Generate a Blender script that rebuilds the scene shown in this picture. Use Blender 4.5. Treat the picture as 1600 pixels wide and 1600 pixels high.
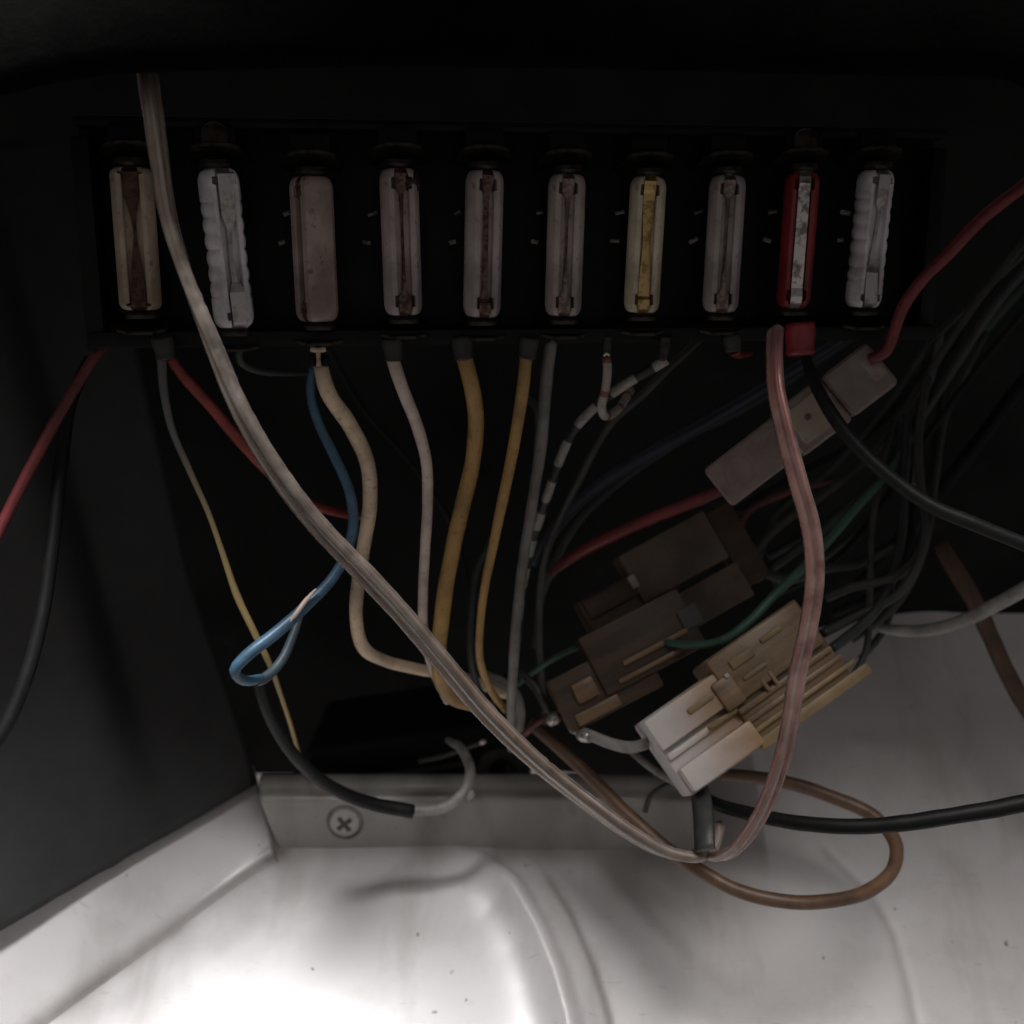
import bpy, bmesh, math, random
import numpy as np
from mathutils import Vector, Matrix, noise

random.seed(7)
scene = bpy.context.scene
for o in list(bpy.data.objects):
    bpy.data.objects.remove(o)
COL = scene.collection
MM = 0.001

# ------------------------------------------------------------------ camera
PITCH = math.radians(13.0)
CAM = Vector((0.0, 0.0, 0.140))          # the floor pan lies at z = 0
cam_data = bpy.data.cameras.new('camera')
cam = bpy.data.objects.new('camera', cam_data)
COL.objects.link(cam)
cam.location = CAM
cam.rotation_euler = (math.radians(90) - PITCH, 0, 0)
cam_data.sensor_width = 36
cam_data.sensor_fit = 'HORIZONTAL'
cam_data.angle = 2 * math.atan(0.4663)
cam_data.clip_start = 0.001
cam_data.clip_end = 10
cam_data.dof.use_dof = True
cam_data.dof.focus_distance = 0.186
cam_data.dof.aperture_fstop = 20.0
scene.camera = cam

# ------------------------------------------------------------------ world and lamps
world = bpy.data.worlds.new('World')
scene.world = world
world.use_nodes = True
bg = world.node_tree.nodes['Background']
bg.inputs[0].default_value = (1.0, 0.93, 0.905, 1)
bg.inputs[1].default_value = 0.155


def area(name, loc, target, size, power, color, spread=180):
    l = bpy.data.lights.new(name, 'AREA')
    l.shape = 'DISK'
    l.size = size
    l.energy = power
    l.color = color
    l.spread = math.radians(spread)
    o = bpy.data.objects.new(name, l)
    COL.objects.link(o)
    o.location = Vector(loc)
    d = Vector(target) - Vector(loc)
    o.rotation_euler = d.to_track_quat('-Z', 'Y').to_euler()
    return o


# daylight from the open door falls steeply past the dashboard edge; more falls the same way on the far side
area('door_daylight', (-0.078, 0.104, 0.300), (-0.114, 0.177, -0.02), 0.065, 0.225, (1.0, 0.985, 0.985), 52)
area('far_daylight', (0.125, 0.100, 0.290), (0.120, 0.170, -0.02), 0.190, 0.205, (1.0, 0.955, 0.94), 60)

scene.view_settings.view_transform = 'Standard'
scene.view_settings.look = 'None'
scene.view_settings.exposure = 0
scene.view_settings.gamma = 1
scene.cycles.use_denoising = True
scene.cycles.max_bounces = 5
scene.cycles.diffuse_bounces = 3
scene.cycles.glossy_bounces = 2
scene.cycles.transparent_max_bounces = 12
scene.cycles.sample_clamp_indirect = 4
scene.cycles.caustics_reflective = False
scene.cycles.caustics_refractive = False

# ------------------------------------------------------------------ geometry helpers
SP, CP = math.sin(PITCH), math.cos(PITCH)
F = 800.0 / 0.4663


def ray(px, py):
    X, Y = (px - 800) / F, -(py - 800) / F
    return Vector((X, CP + Y * SP, -SP + Y * CP))


def at(px, py, d):
    """point seen at a place of the photograph, d millimetres in front of the lens"""
    return CAM + ray(px, py) * (d * MM)


def on_z(px, py, z):
    r = ray(px, py)
    return CAM + r * ((z - CAM.z) / r.z)


def link(name, me, parent=None, mats=()):
    o = bpy.data.objects.new(name, me)
    COL.objects.link(o)
    if parent is not None:
        o.parent = parent
    for m in mats:
        me.materials.append(m)
    return o


def tag(o, label, cat, group=None):
    o['label'] = label
    o['category'] = cat
    if group:
        o['group'] = group
    return o


def thing(name, label, cat, matrix=None, group=None):
    o = bpy.data.objects.new(name, None)
    o.empty_display_size = 0.005
    COL.objects.link(o)
    if matrix is not None:
        o.matrix_world = matrix
    return tag(o, label, cat, group)


def mesh_from(name, verts, faces, smooth=True, uvs=None):
    me = bpy.data.meshes.new(name)
    me.from_pydata([tuple(v) for v in verts], [], faces)
    if uvs:
        layer = me.uv_layers.new(name='UVMap')
        for li, l in enumerate(me.loops):
            layer.data[li].uv = uvs[li]
    bm = bmesh.new()
    bm.from_mesh(me)
    bmesh.ops.recalc_face_normals(bm, faces=bm.faces)
    bm.to_mesh(me)
    bm.free()
    for p in me.polygons:
        p.use_smooth = smooth
    me.update()
    return me


def rbox(name, x0, x1, y0, y1, z0, z1, bev=0.0, seg=2, smooth=True, warp=None):
    """bevelled box; numbers in millimetres"""
    bm = bmesh.new()
    bmesh.ops.create_cube(bm, size=1)
    for v in bm.verts:
        v.co = Vector(((x0 if v.co.x < 0 else x1), (y0 if v.co.y < 0 else y1), (z0 if v.co.z < 0 else z1))) * MM
    if warp:
        for v in bm.verts:
            v.co = Vector(warp(v.co / MM)) * MM
    if bev > 0:
        bmesh.ops.bevel(bm, geom=list(bm.edges), offset=bev * MM, segments=seg, profile=0.6, affect='EDGES')
    me = bpy.data.meshes.new(name)
    bm.to_mesh(me)
    bm.free()
    for p in me.polygons:
        p.use_smooth = False
    if bev > 0:
        # flat faces stay flat, bevels shade softly
        for p in me.polygons:
            p.use_smooth = smooth
        try:
            me.set_sharp_from_angle(angle=math.radians(35))
        except Exception:
            pass
    return me


def lathe(name, prof, n=20, bottom_cap=True):
    """prof: list of (radius, height) in millimetres round the z axis"""
    verts, faces = [], []
    for r, z in prof:
        for k in range(n):
            a = 2 * math.pi * k / n
            verts.append(Vector((r * math.cos(a), r * math.sin(a), z)) * MM)
    for i in range(len(prof) - 1):
        for k in range(n):
            faces.append((i * n + k, i * n + (k + 1) % n, (i + 1) * n + (k + 1) % n, (i + 1) * n + k))
    faces.append(tuple(range(n))[::-1])
    faces.append(tuple((len(prof) - 1) * n + k for k in range(n)))
    me = mesh_from(name, verts, faces)
    try:
        me.set_sharp_from_angle(angle=math.radians(40))
    except Exception:
        pass
    return me


def catmull(pts, step):
    """centripetal-like Catmull-Rom through pts, resampled about every step metres; returns points and ctrl parameter"""
    P = [pts[0] * 2 - pts[1]] + list(pts) + [pts[-1] * 2 - pts[-2]]
    out, par = [], []
    for i in range(1, len(P) - 2):
        p0, p1, p2, p3 = P[i - 1], P[i], P[i + 1], P[i + 2]
        t0 = 0.0
        t1 = t0 + max((p1 - p0).length, 1e-6) ** 0.5
        t2 = t1 + max((p2 - p1).length, 1e-6) ** 0.5
        t3 = t2 + max((p3 - p2).length, 1e-6) ** 0.5
        n = max(3, int((p2 - p1).length / step))
        for k in range(n):
            t = t1 + (t2 - t1) * k / n
            a1 = p0 * ((t1 - t) / (t1 - t0)) + p1 * ((t - t0) / (t1 - t0))
            a2 = p1 * ((t2 - t) / (t2 - t1)) + p2 * ((t - t1) / (t2 - t1))
            a3 = p2 * ((t3 - t) / (t3 - t2)) + p3 * ((t - t2) / (t3 - t2))
            b1 = a1 * ((t2 - t) / (t2 - t0)) + a2 * ((t - t0) / (t2 - t0))
            b2 = a2 * ((t3 - t) / (t3 - t1)) + a3 * ((t - t1) / (t3 - t1))
            out.append(b1 * ((t2 - t) / (t2 - t1)) + b2 * ((t - t1) / (t2 - t1)))
            par.append(i - 1 + k / n)
    out.append(pts[-1].copy())
    par.append(len(pts) - 1.0)
    return out, par


def frames(path):
    T = []
    for i in range(len(path)):
        a = path[max(i - 1, 0)]
        b = path[min(i + 1, len(path) - 1)]
        T.append((b - a).normalized())
    n = Vector((0, -1, 0))                       # start the frame facing the cabin
    n = (n - T[0] * n.dot(T[0])).normalized()
    N = [n]
    for i in range(1, len(path)):
        n = N[-1] - T[i] * N[-1].dot(T[i])
        N.append(n.normalized())
    B = [T[i].cross(N[i]) for i in range(len(path))]
    return T, N, B


def sweep(name, path, prof_fn, parent=None, mats=(), origin=None, cap=True, wob=0.02, seed=0, smooth=True):
    """prof_fn(i, length_m) -> list of (n, b) offsets in metres"""
    T, N, B = frames(path)
    L = [0.0]
    for i in range(1, len(path)):
        L.append(L[-1] + (path[i] - path[i - 1]).length)
    o0 = origin if origin is not None else path[0]
    verts, faces, uv = [], [], []
    m = None
    for i, p in enumerate(path):
        pr = prof_fn(i, L[i])
        m = len(pr)
        for (a, b) in pr:
            w = 1.0
            if wob:
                w += wob * noise.noise(Vector((L[i] * 220 + seed * 9.1, a * 300, b * 300 + seed)))
            verts.append(p + N[i] * a * w + B[i] * b * w - o0)
    for i in range(len(path) - 1):
        for k in range(m):
            faces.append((i * m + k, i * m + (k + 1) % m, (i + 1) * m + (k + 1) % m, (i + 1) * m + k))
            uv += [(k / m, L[i]), ((k + 1) / m, L[i]), ((k + 1) / m, L[i + 1]), (k / m, L[i + 1])]
    if cap:
        faces.append(tuple(range(m))[::-1])
        uv += [(0, 0)] * m
        faces.append(tuple((len(path) - 1) * m + k for k in range(m)))
        uv += [(0, L[-1])] * m
    me = bpy.data.meshes.new(name)
    me.from_pydata([tuple(v) for v in verts], [], faces)
    layer = me.uv_layers.new(name='UVMap')
    layer.data.foreach_set('uv', [c for q in uv for c in q])
    bm = bmesh.new(); bm.from_mesh(me)
    bmesh.ops.recalc_face_normals(bm, faces=bm.faces)
    bm.to_mesh(me); bm.free()
    for p_ in me.polygons:
        p_.use_smooth = smooth and len(p_.vertices) == 4
    o = link(name, me, parent, mats)
    if parent is None:
        o.location = o0
    return o


def circ(r, n=14, ca=0.0, cb=0.0):
    return [(ca + r * math.cos(2 * math.pi * k / n), cb + r * math.sin(2 * math.pi * k / n)) for k in range(n)]


def radius_fn(rad, par):
    """rad in mm: number or list per control point"""
    if isinstance(rad, (int, float)):
        return lambda i: rad * MM * 0.89
    def f(i):
        k = min(int(par[i]), len(rad) - 2)
        t = par[i] - k
        return (rad[k] * (1 - t) + rad[k + 1] * t) * MM * 0.89
    return f


_seed = [0]


def wire(name, pts, rad, mat, label=None, cat='wire', group=None, parent=None, origin=None, n=14, wob=0.07, world_pts=False):
    W = pts if world_pts else [at(*p) for p in pts]
    if not world_pts:
        many = isinstance(rad, (list, tuple))
        if max(p[0] for p in pts) >= 1590 and pts[-1][0] >= 1590:      # leads that leave the view run on past it
            W.append(W[-1] + (W[-1] - W[-2]).normalized() * 0.13)
            if many: rad = list(rad) + [rad[-1]]
        if pts[0][0] < -30:
            W.insert(0, W[0] + (W[0] - W[1]).normalized() * 0.10)
            if many: rad = [rad[0]] + list(rad)
            if origin is None: origin = W[1]
    path, par = catmull(W, 0.0011)
    rf = radius_fn(rad, par)
    _seed[0] += 1
    o = sweep(name, path, lambda i, l: circ(rf(i), n), parent, (mat,), origin, wob=wob, seed=_seed[0])
    if label:
        tag(o, label, cat, group)
    return o


# ------------------------------------------------------------------ materials
def new_mat(name):
    m = bpy.data.materials.new(name)
    m.use_nodes = True
    return m, m.node_tree, m.node_tree.nodes['Principled BSDF']


def tex_noise(nt, scale, detail=3, coord='Object', rough=0.6, mapping=None):
    tc = nt.nodes.new('ShaderNodeTexCoord')
    nz = nt.nodes.new('ShaderNodeTexNoise')
    nz.inputs['Scale'].default_value = scale
    nz.inputs['Detail'].default_value = detail
    nz.inputs['Roughness'].default_value = rough
    if mapping:
        mp = nt.nodes.new('ShaderNodeMapping')
        mp.inputs['Scale'].default_value = mapping
        nt.links.new(tc.outputs[coord], mp.inputs['Vector'])
        nt.links.new(mp.outputs['Vector'], nz.inputs['Vector'])
    else:
        nt.links.new(tc.outputs[coord], nz.inputs['Vector'])
    return nz


def ramp(nt, src, stops):
    r = nt.nodes.new('ShaderNodeValToRGB')
    el = r.color_ramp.elements
    while len(el) < len(stops):
        el.new(0.5)
    for e, (p, c) in zip(el, stops):
        e.position = p
        e.color = c if len(c) == 4 else (*c, 1)
    nt.links.new(src, r.inputs['Fac'])
    return r


def mix_col(nt, fac, a, b, mode='MIX'):
    m = nt.nodes.new('ShaderNodeMix')
    m.data_type = 'RGBA'
    m.blend_type = mode
    for sock, v in ((m.inputs[0], fac), (m.inputs[6], a), (m.inputs[7], b)):
        if hasattr(v, 'links') or hasattr(v, 'is_output'):
            nt.links.new(v, sock)
        elif isinstance(v, (int, float)):
            sock.default_value = v
        else:
            sock.default_value = (*v, 1) if len(v) == 3 else v
    return m.outputs[2]


def bump(nt, bsdf, src, strength, dist=0.0003):
    b = nt.nodes.new('ShaderNodeBump')
    b.inputs['Strength'].default_value = strength
    b.inputs['Distance'].default_value = dist
    nt.links.new(src, b.inputs['Height'])
    nt.links.new(b.outputs['Normal'], bsdf.inputs['Normal'])


def plastic(name, col, dirt=(0.05, 0.04, 0.035), amount=0.5, rough=0.45, scale=420.0, bmp=0.25, streak=None, spec=0.5, var=0.5):
    """grubby plastic: base colour varies, dirt sits in patches and specks"""
    m, nt, p = new_mat(name)
    n1 = tex_noise(nt, scale * 0.35, 5, mapping=streak)
    n2 = tex_noise(nt, scale * 2.2, 3)
    dark = tuple(c * var for c in col)
    c1 = mix_col(nt, ramp(nt, n1.outputs[0], [(0.42, (0, 0, 0)), (0.68, (1, 1, 1))]).outputs[0], col, dark)
    sp = ramp(nt, n2.outputs[0], [(0.60, (0, 0, 0)), (0.72, (amount, amount, amount))])
    c2 = mix_col(nt, sp.outputs[0], c1, dirt)
    nt.links.new(c2, p.inputs['Base Color'])
    rr = nt.nodes.new('ShaderNodeMapRange')
    rr.inputs[3].default_value = rough - 0.1
    rr.inputs[4].default_value = rough + 0.15
    nt.links.new(n1.outputs[0], rr.inputs[0])
    nt.links.new(rr.outputs[0], p.inputs['Roughness'])
    p.inputs['Specular IOR Level'].default_value = spec
    bump(nt, p, n2.outputs[0], bmp, 0.0001)
    return m


def metal(name, col, rough=0.4, spots=(0.06, 0.045, 0.035), amount=0.8, scale=900.0, lo=0.52):
    m, nt, p = new_mat(name)
    n1 = tex_noise(nt, scale, 4)
    sp = ramp(nt, n1.outputs[0], [(lo, (0, 0, 0)), (lo + 0.12, (amount, amount, amount))])
    nt.links.new(mix_col(nt, sp.outputs[0], col, spots), p.inputs['Base Color'])
    p.inputs['Metallic'].default_value = 0.75
    p.inputs['Roughness'].default_value = rough
    bump(nt, p, n1.outputs[0], 0.15, 0.0001)
    return m


def clear_pvc(name, tint=(0.9, 0.86, 0.8), milk=0.10, milk_col=(0.6, 0.52, 0.46)):
    m = bpy.data.materials.new(name)
    m.use_nodes = True
    nt = m.node_tree
    nt.nodes.clear()
    out = nt.nodes.new('ShaderNodeOutputMaterial')
    tr = nt.nodes.new('ShaderNodeBsdfTransparent')
    tr.inputs[0].default_value = (*tint, 1)
    df = nt.nodes.new('ShaderNodeBsdfDiffuse')
    df.inputs[0].default_value = (*milk_col, 1)
    gl = nt.nodes.new('ShaderNodeBsdfGlossy')
    gl.inputs['Roughness'].default_value = 0.22
    gl.inputs[0].default_value = (0.95, 0.93, 0.9, 1)
    nz = tex_noise(nt, 260, 4)
    rm = ramp(nt, nz.outputs[0], [(0.35, (milk * 0.4,) * 3), (0.75, (milk * 2.0,) * 3)])
    lw = nt.nodes.new('ShaderNodeLayerWeight')
    lw.inputs[0].default_value = 0.3
    edge = nt.nodes.new('ShaderNodeMath'); edge.operation = 'MULTIPLY'
    nt.links.new(lw.outputs['Facing'], edge.inputs[0]); edge.inputs[1].default_value = 0.22
    add = nt.nodes.new('ShaderNodeMath'); add.operation = 'ADD'; add.use_clamp = True
    nt.links.new(rm.outputs[0], add.inputs[0]); nt.links.new(edge.outputs[0], add.inputs[1])
    m1 = nt.nodes.new('ShaderNodeMixShader')
    nt.links.new(add.outputs[0], m1.inputs[0])
    nt.links.new(tr.outputs[0], m1.inputs[1]); nt.links.new(df.outputs[0], m1.inputs[2])
    fr = nt.nodes.new('ShaderNodeFresnel'); fr.inputs[0].default_value = 1.5
    m2 = nt.nodes.new('ShaderNodeMixShader')
    nt.links.new(fr.outputs[0], m2.inputs[0])
    nt.links.new(m1.outputs[0], m2.inputs[1]); nt.links.new(gl.outputs[0], m2.inputs[2])
    bp = nt.nodes.new('ShaderNodeBump'); bp.inputs['Strength'].default_value = 0.3; bp.inputs['Distance'].default_value = 0.0002
    nt.links.new(nz.outputs[0], bp.inputs['Height'])
    nt.links.new(bp.outputs[0], gl.inputs['Normal'])
    nt.links.new(m2.outputs[0], out.inputs[0])
    return m


def striped(name, base, stripe, period, duty, dirt=0.4, shift=0.0, twist=0.0):
    """insulation printed with marks along its length"""
    m, nt, p = new_mat(name)
    tc = nt.nodes.new('ShaderNodeTexCoord')
    sx = nt.nodes.new('ShaderNodeSeparateXYZ')
    nt.links.new(tc.outputs['UV'], sx.inputs[0])
    a = nt.nodes.new('ShaderNodeMath'); a.operation = 'MULTIPLY_ADD'
    a.inputs[1].default_value = 1.0 / (period * MM); a.inputs[2].default_value = shift
    nt.links.new(sx.outputs[1], a.inputs[0])
    if twist:
        b = nt.nodes.new('ShaderNodeMath'); b.operation = 'MULTIPLY_ADD'
        b.inputs[1].default_value = twist
        nt.links.new(sx.outputs[0], b.inputs[0]); nt.links.new(a.outputs[0], b.inputs[2])
        a = b
    f = nt.nodes.new('ShaderNodeMath'); f.operation = 'FRACT'
    nt.links.new(a.outputs[0], f.inputs[0])
    lt = nt.nodes.new('ShaderNodeMath'); lt.operation = 'LESS_THAN'; lt.inputs[1].default_value = duty
    nt.links.new(f.outputs[0], lt.inputs[0])
    nz = tex_noise(nt, 900, 4)
    c = mix_col(nt, lt.outputs[0], base, stripe)
    d = ramp(nt, nz.outputs[0], [(0.5, (0, 0, 0)), (0.75, (dirt,) * 3)])
    nt.links.new(mix_col(nt, d.outputs[0], c, (0.04, 0.035, 0.03)), p.inputs['Base Color'])
    p.inputs['Roughness'].default_value = 0.5
    return m


M = {}
M['black_plastic'] = plastic('black_plastic', (0.0075, 0.007, 0.0068), (0.02, 0.018, 0.016), 0.30, 0.55, 260, 0.3, spec=0.2)
M['black_vinyl'] = plastic('black_vinyl', (0.0013, 0.0013, 0.0012), (0.003, 0.003, 0.0028), 0.25, 0.8, 500, 0.8, spec=0.03)
M['kick_vinyl'] = plastic('kick_vinyl', (0.033, 0.033, 0.0335), (0.065, 0.063, 0.06), 0.15, 0.55, 420, 0.7, spec=0.4, var=0.82)
M['dark_void'] = plastic('dark_void', (0.022, 0.0215, 0.021), (0.042, 0.04, 0.038), 0.3, 0.8, 60, 0.2, spec=0.2)
M['rubber'] = plastic('rubber', (0.032, 0.030, 0.028), (0.09, 0.075, 0.06), 0.4, 0.6, 500, 0.4)
M['clip_metal'] = metal('clip_metal', (0.05, 0.045, 0.038), 0.5, (0.02, 0.016, 0.012), 0.9, 700, 0.45)
M['tarnish_brass'] = metal('tarnish_brass', (0.42, 0.28, 0.11), 0.42, (0.07, 0.04, 0.02), 0.85, 800, 0.5)
M['dull_brass'] = metal('dull_brass', (0.07, 0.05, 0.03), 0.6, (0.03, 0.02, 0.012), 0.9, 500, 0.45)
M['tab_dark'] = metal('tab_dark', (0.17, 0.16, 0.15), 0.5, (0.05, 0.04, 0.035), 0.8, 1500, 0.5)
M['tab_metal'] = metal('tab_metal', (0.55, 0.52, 0.48), 0.4, (0.08, 0.06, 0.05), 0.8, 1500, 0.5)
M['ceramic_pink'] = plastic('ceramic_pink', (0.50, 0.42, 0.395), (0.14, 0.09, 0.07), 0.6, 0.5, 300, 0.4)
M['ceramic_cream'] = plastic('ceramic_cream', (0.72, 0.62, 0.46), (0.16, 0.10, 0.06), 0.5, 0.5, 300, 0.4)
M['ceramic_tan'] = plastic('ceramic_tan', (0.45, 0.345, 0.305), (0.10, 0.06, 0.04), 0.7, 0.55, 320, 0.4)
M['ceramic_beige'] = plastic('ceramic_beige', (0.50, 0.40, 0.29), (0.12, 0.08, 0.05), 0.6, 0.55, 300, 0.4)
M['strip_dark'] = metal('strip_dark', (0.11, 0.07, 0.05), 0.6, (0.05, 0.03, 0.02), 0.8, 900, 0.46)
M['ceramic_grey'] = plastic('ceramic_grey', (0.45, 0.40, 0.38), (0.14, 0.10, 0.08), 0.6, 0.5, 300, 0.4)
M['white_plastic'] = plastic('white_plastic', (0.86, 0.83, 0.83), (0.35, 0.3, 0.28), 0.35, 0.45, 350, 0.25)
M['red_plastic'] = plastic('red_plastic', (0.30, 0.028, 0.036), (0.08, 0.015, 0.015), 0.5, 0.35, 350, 0.25)
M['strip_dull'] = metal('strip_dull', (0.30, 0.23, 0.21), 0.5, (0.13, 0.085, 0.07), 0.8, 900, 0.46)
M['strip_rust'] = metal('strip_rust', (0.20, 0.13, 0.115), 0.6, (0.07, 0.03, 0.02), 0.8, 900, 0.46)
M['strip_brass'] = metal('strip_brass', (0.58, 0.40, 0.17), 0.38, (0.2, 0.11, 0.04), 0.7, 700, 0.5)
M['strip_tin'] = metal('strip_tin', (0.72, 0.69, 0.67), 0.42, (0.16, 0.13, 0.12), 0.85, 520, 0.5)
M['strip_zinc'] = metal('strip_zinc', (0.52, 0.50, 0.49), 0.42, (0.25, 0.22, 0.2), 0.6, 600, 0.52)

W_RED = plastic('wire_red', (0.185, 0.023, 0.026), (0.035, 0.01, 0.01), 0.5, 0.42, 380)
W_RED_DARK = plastic('wire_dark_red', (0.125, 0.018, 0.02), (0.03, 0.01, 0.01), 0.5, 0.45, 380)
W_RED_ORANGE = plastic('wire_red_orange', (0.28, 0.045, 0.036), (0.06, 0.018, 0.016), 0.5, 0.42, 380)
W_BLACK = plastic('wire_black', (0.006, 0.006, 0.006), (0.025, 0.023, 0.021), 0.3, 0.5, 380, spec=0.2)
W_BLACK_DUSTY = plastic('wire_black_dusty', (0.013, 0.0135, 0.0135), (0.05, 0.047, 0.044), 0.4, 0.5, 380, spec=0.25)
W_BLUE = plastic('wire_blue', (0.06, 0.135, 0.215), (0.05, 0.06, 0.07), 0.6, 0.4, 380)
W_BEIGE = plastic('wire_beige', (0.78, 0.60, 0.42), (0.10, 0.06, 0.04), 0.65, 0.45, 420)
W_PINKWHITE = plastic('wire_pinkish_white', (0.66, 0.53, 0.47), (0.13, 0.09, 0.08), 0.6, 0.45, 420)
W_MUSTARD = plastic('wire_mustard', (0.42, 0.25, 0.085), (0.10, 0.05, 0.02), 0.6, 0.42, 420)
W_GREY = plastic('wire_grey', (0.19, 0.18, 0.165), (0.06, 0.055, 0.05), 0.5, 0.45, 420)
W_DARKGREY = plastic('wire_dark_grey', (0.055, 0.057, 0.053), (0.03, 0.03, 0.03), 0.5, 0.45, 420)
W_SLATE = plastic('wire_slate', (0.035, 0.042, 0.041), (0.02, 0.02, 0.02), 0.5, 0.45, 420)
W_GREEN = plastic('wire_green', (0.055, 0.13, 0.095), (0.03, 0.05, 0.04), 0.5, 0.45, 420)
W_SLATEBLUE = plastic('wire_slate_blue', (0.075, 0.11, 0.135), (0.03, 0.035, 0.04), 0.6, 0.45, 420)
W_NAVY = plastic('wire_navy', (0.03, 0.035, 0.06), (0.02, 0.02, 0.02), 0.5, 0.45, 420)
W_WHITE = plastic('wire_white', (0.38, 0.37, 0.345), (0.15, 0.13, 0.11), 0.5, 0.45, 420)
W_BROWN = plastic('wire_brown', (0.15, 0.085, 0.05), (0.06, 0.03, 0.02), 0.5, 0.42, 420)
W_DARKBROWN = plastic('wire_dark_brown', (0.11, 0.055, 0.035), (0.03, 0.02, 0.015), 0.5, 0.45, 420)
W_MAROON = plastic('wire_maroon', (0.16, 0.05, 0.045), (0.04, 0.02, 0.02), 0.5, 0.45, 420)
W_BW = striped('wire_black_white', (0.02, 0.02, 0.02), (0.30, 0.28, 0.25), 9.4, 0.6, 0.6, 0.3, 0.0)
W_RW = striped('wire_red_white', (0.34, 0.30, 0.265), (0.19, 0.075, 0.065), 6.2, 0.18, 0.6, 0.0)
W_GREYYEL = None
M['clear'] = clear_pvc('clear_pvc', (0.97, 0.92, 0.86), 0.10, (0.80, 0.68, 0.60))
M['clear_red'] = clear_pvc('clear_pvc_pink', (0.99, 0.95, 0.94), 0.13, (0.88, 0.62, 0.56))
M['copper_dark'] = plastic('copper_dark', (0.38, 0.285, 0.24), (0.07, 0.045, 0.03), 0.5, 0.4, 160, 0.2)
M['tinned'] = plastic('tinned_strands', (0.50, 0.46, 0.43), (0.2, 0.17, 0.15), 0.5, 0.35, 160, 0.2)
M['copper_pale'] = plastic('copper_pale', (0.80, 0.69, 0.61), (0.2, 0.14, 0.1), 0.5, 0.35, 160, 0.2)
M['copper'] = plastic('copper_strands', (0.70, 0.55, 0.46), (0.16, 0.10, 0.075), 0.5, 0.35, 160, 0.2, streak=(1, 1, 1))
M['red_core'] = plastic('red_core', (0.92, 0.36, 0.29), (0.45, 0.12, 0.10), 0.5, 0.4, 260, 0.2)
M['red_dark'] = plastic('red_dark', (0.62, 0.16, 0.14), (0.2, 0.04, 0.04), 0.5, 0.4, 260, 0.2)
M['nylon_white'] = plastic('nylon_white', (0.50, 0.45, 0.43), (0.35, 0.28, 0.2), 0.4, 0.45, 160, 0.2)
m, nt, p = new_mat('nylon_yellowing')          # white plug gone amber towards its warm end
tc = nt.nodes.new('ShaderNodeTexCoord'); sx = nt.nodes.new('ShaderNodeSeparateXYZ')
nt.links.new(tc.outputs['Object'], sx.inputs[0])
nz = tex_noise(nt, 120, 3)
ad = nt.nodes.new('ShaderNodeMath'); ad.operation = 'MULTIPLY_ADD'
nt.links.new(nz.outputs[0], ad.inputs[0]); ad.inputs[1].default_value = 0.010; nt.links.new(sx.outputs[0], ad.inputs[2])
mr = nt.nodes.new('ShaderNodeMapRange'); mr.inputs[1].default_value = 0.009; mr.inputs[2].default_value = 0.021
nt.links.new(ad.outputs[0], mr.inputs[0])
nt.links.new(mix_col(nt, mr.outputs[0], (0.60, 0.56, 0.54), (0.34, 0.22, 0.12)), p.inputs['Base Color'])
p.inputs['Roughness'].default_value = 0.42
bump(nt, p, nz.outputs[0], 0.2, 0.0002)
M['nylon_yellowing'] = m
M['nylon_tan'] = plastic('nylon_tan', (0.26, 0.165, 0.088), (0.10, 0.06, 0.03), 0.6, 0.4, 420, 0.3, streak=(0.2, 2.2, 2.2))
M['nylon_yellow'] = plastic('nylon_yellow', (0.33, 0.23, 0.11), (0.15, 0.09, 0.04), 0.5, 0.45, 160, 0.2)
M['nylon_brown'] = plastic('nylon_brown', (0.085, 0.05, 0.027), (0.045, 0.026, 0.015), 0.6, 0.45, 420, 0.3, streak=(0.2, 2.2, 2.2))
for _k in ('nylon_white', 'nylon_yellowing', 'nylon_tan', 'nylon_yellow', 'nylon_brown'):
    _b = M[_k].node_tree.nodes['Principled BSDF']
    _b.inputs['Subsurface Weight'].default_value = 0.6
    _b.inputs['Subsurface Radius'].default_value = (1.0, 0.62, 0.32)
    _b.inputs['Subsurface Scale'].default_value = 0.0028
M['nylon_dusk'] = plastic('nylon_dusk', (0.16, 0.122, 0.09), (0.08, 0.06, 0.04), 0.6, 0.5, 160, 0.2)

# grey-to-yellow thin wire: insulation discolours along its length
m, nt, p = new_mat('wire_grey_yellow')
tc = nt.nodes.new('ShaderNodeTexCoord'); sx = nt.nodes.new('ShaderNodeSeparateXYZ')
nt.links.new(tc.outputs['UV'], sx.inputs[0])
mr = nt.nodes.new('ShaderNodeMapRange'); mr.inputs[1].default_value = 0.018; mr.inputs[2].default_value = 0.042
nt.links.new(sx.outputs[1], mr.inputs[0])
nt.links.new(mix_col(nt, mr.outputs[0], (0.09, 0.085, 0.08), (0.46, 0.34, 0.15)), p.inputs['Base Color'])
p.inputs['Roughness'].default_value = 0.45
W_GREYYEL = m

# milky plastic of the in-line holder
m = bpy.data.materials.new('milky_plastic'); m.use_nodes = True
nt = m.node_tree; p = nt.nodes['Principled BSDF']
out = nt.nodes['Material Output']
nz = tex_noise(nt, 220, 5)
c = ramp(nt, nz.outputs[0], [(0.3, (0.27, 0.215, 0.20)), (0.7, (0.45, 0.375, 0.35))])
nt.links.new(c.outputs[0], p.inputs['Base Color']); p.inputs['Roughness'].default_value = 0.35
trn = nt.nodes.new('ShaderNodeBsdfTransparent'); trn.inputs[0].default_value = (0.9, 0.82, 0.76, 1)
mx = nt.nodes.new('ShaderNodeMixShader'); mx.inputs[0].default_value = 0.52
nt.links.new(trn.outputs[0], mx.inputs[1]); nt.links.new(p.outputs[0], mx.inputs[2]); nt.links.new(mx.outputs[0], out.inputs[0])
bump(nt, p, nz.outputs[0], 0.3, 0.0002)
M['milky'] = m

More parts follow.
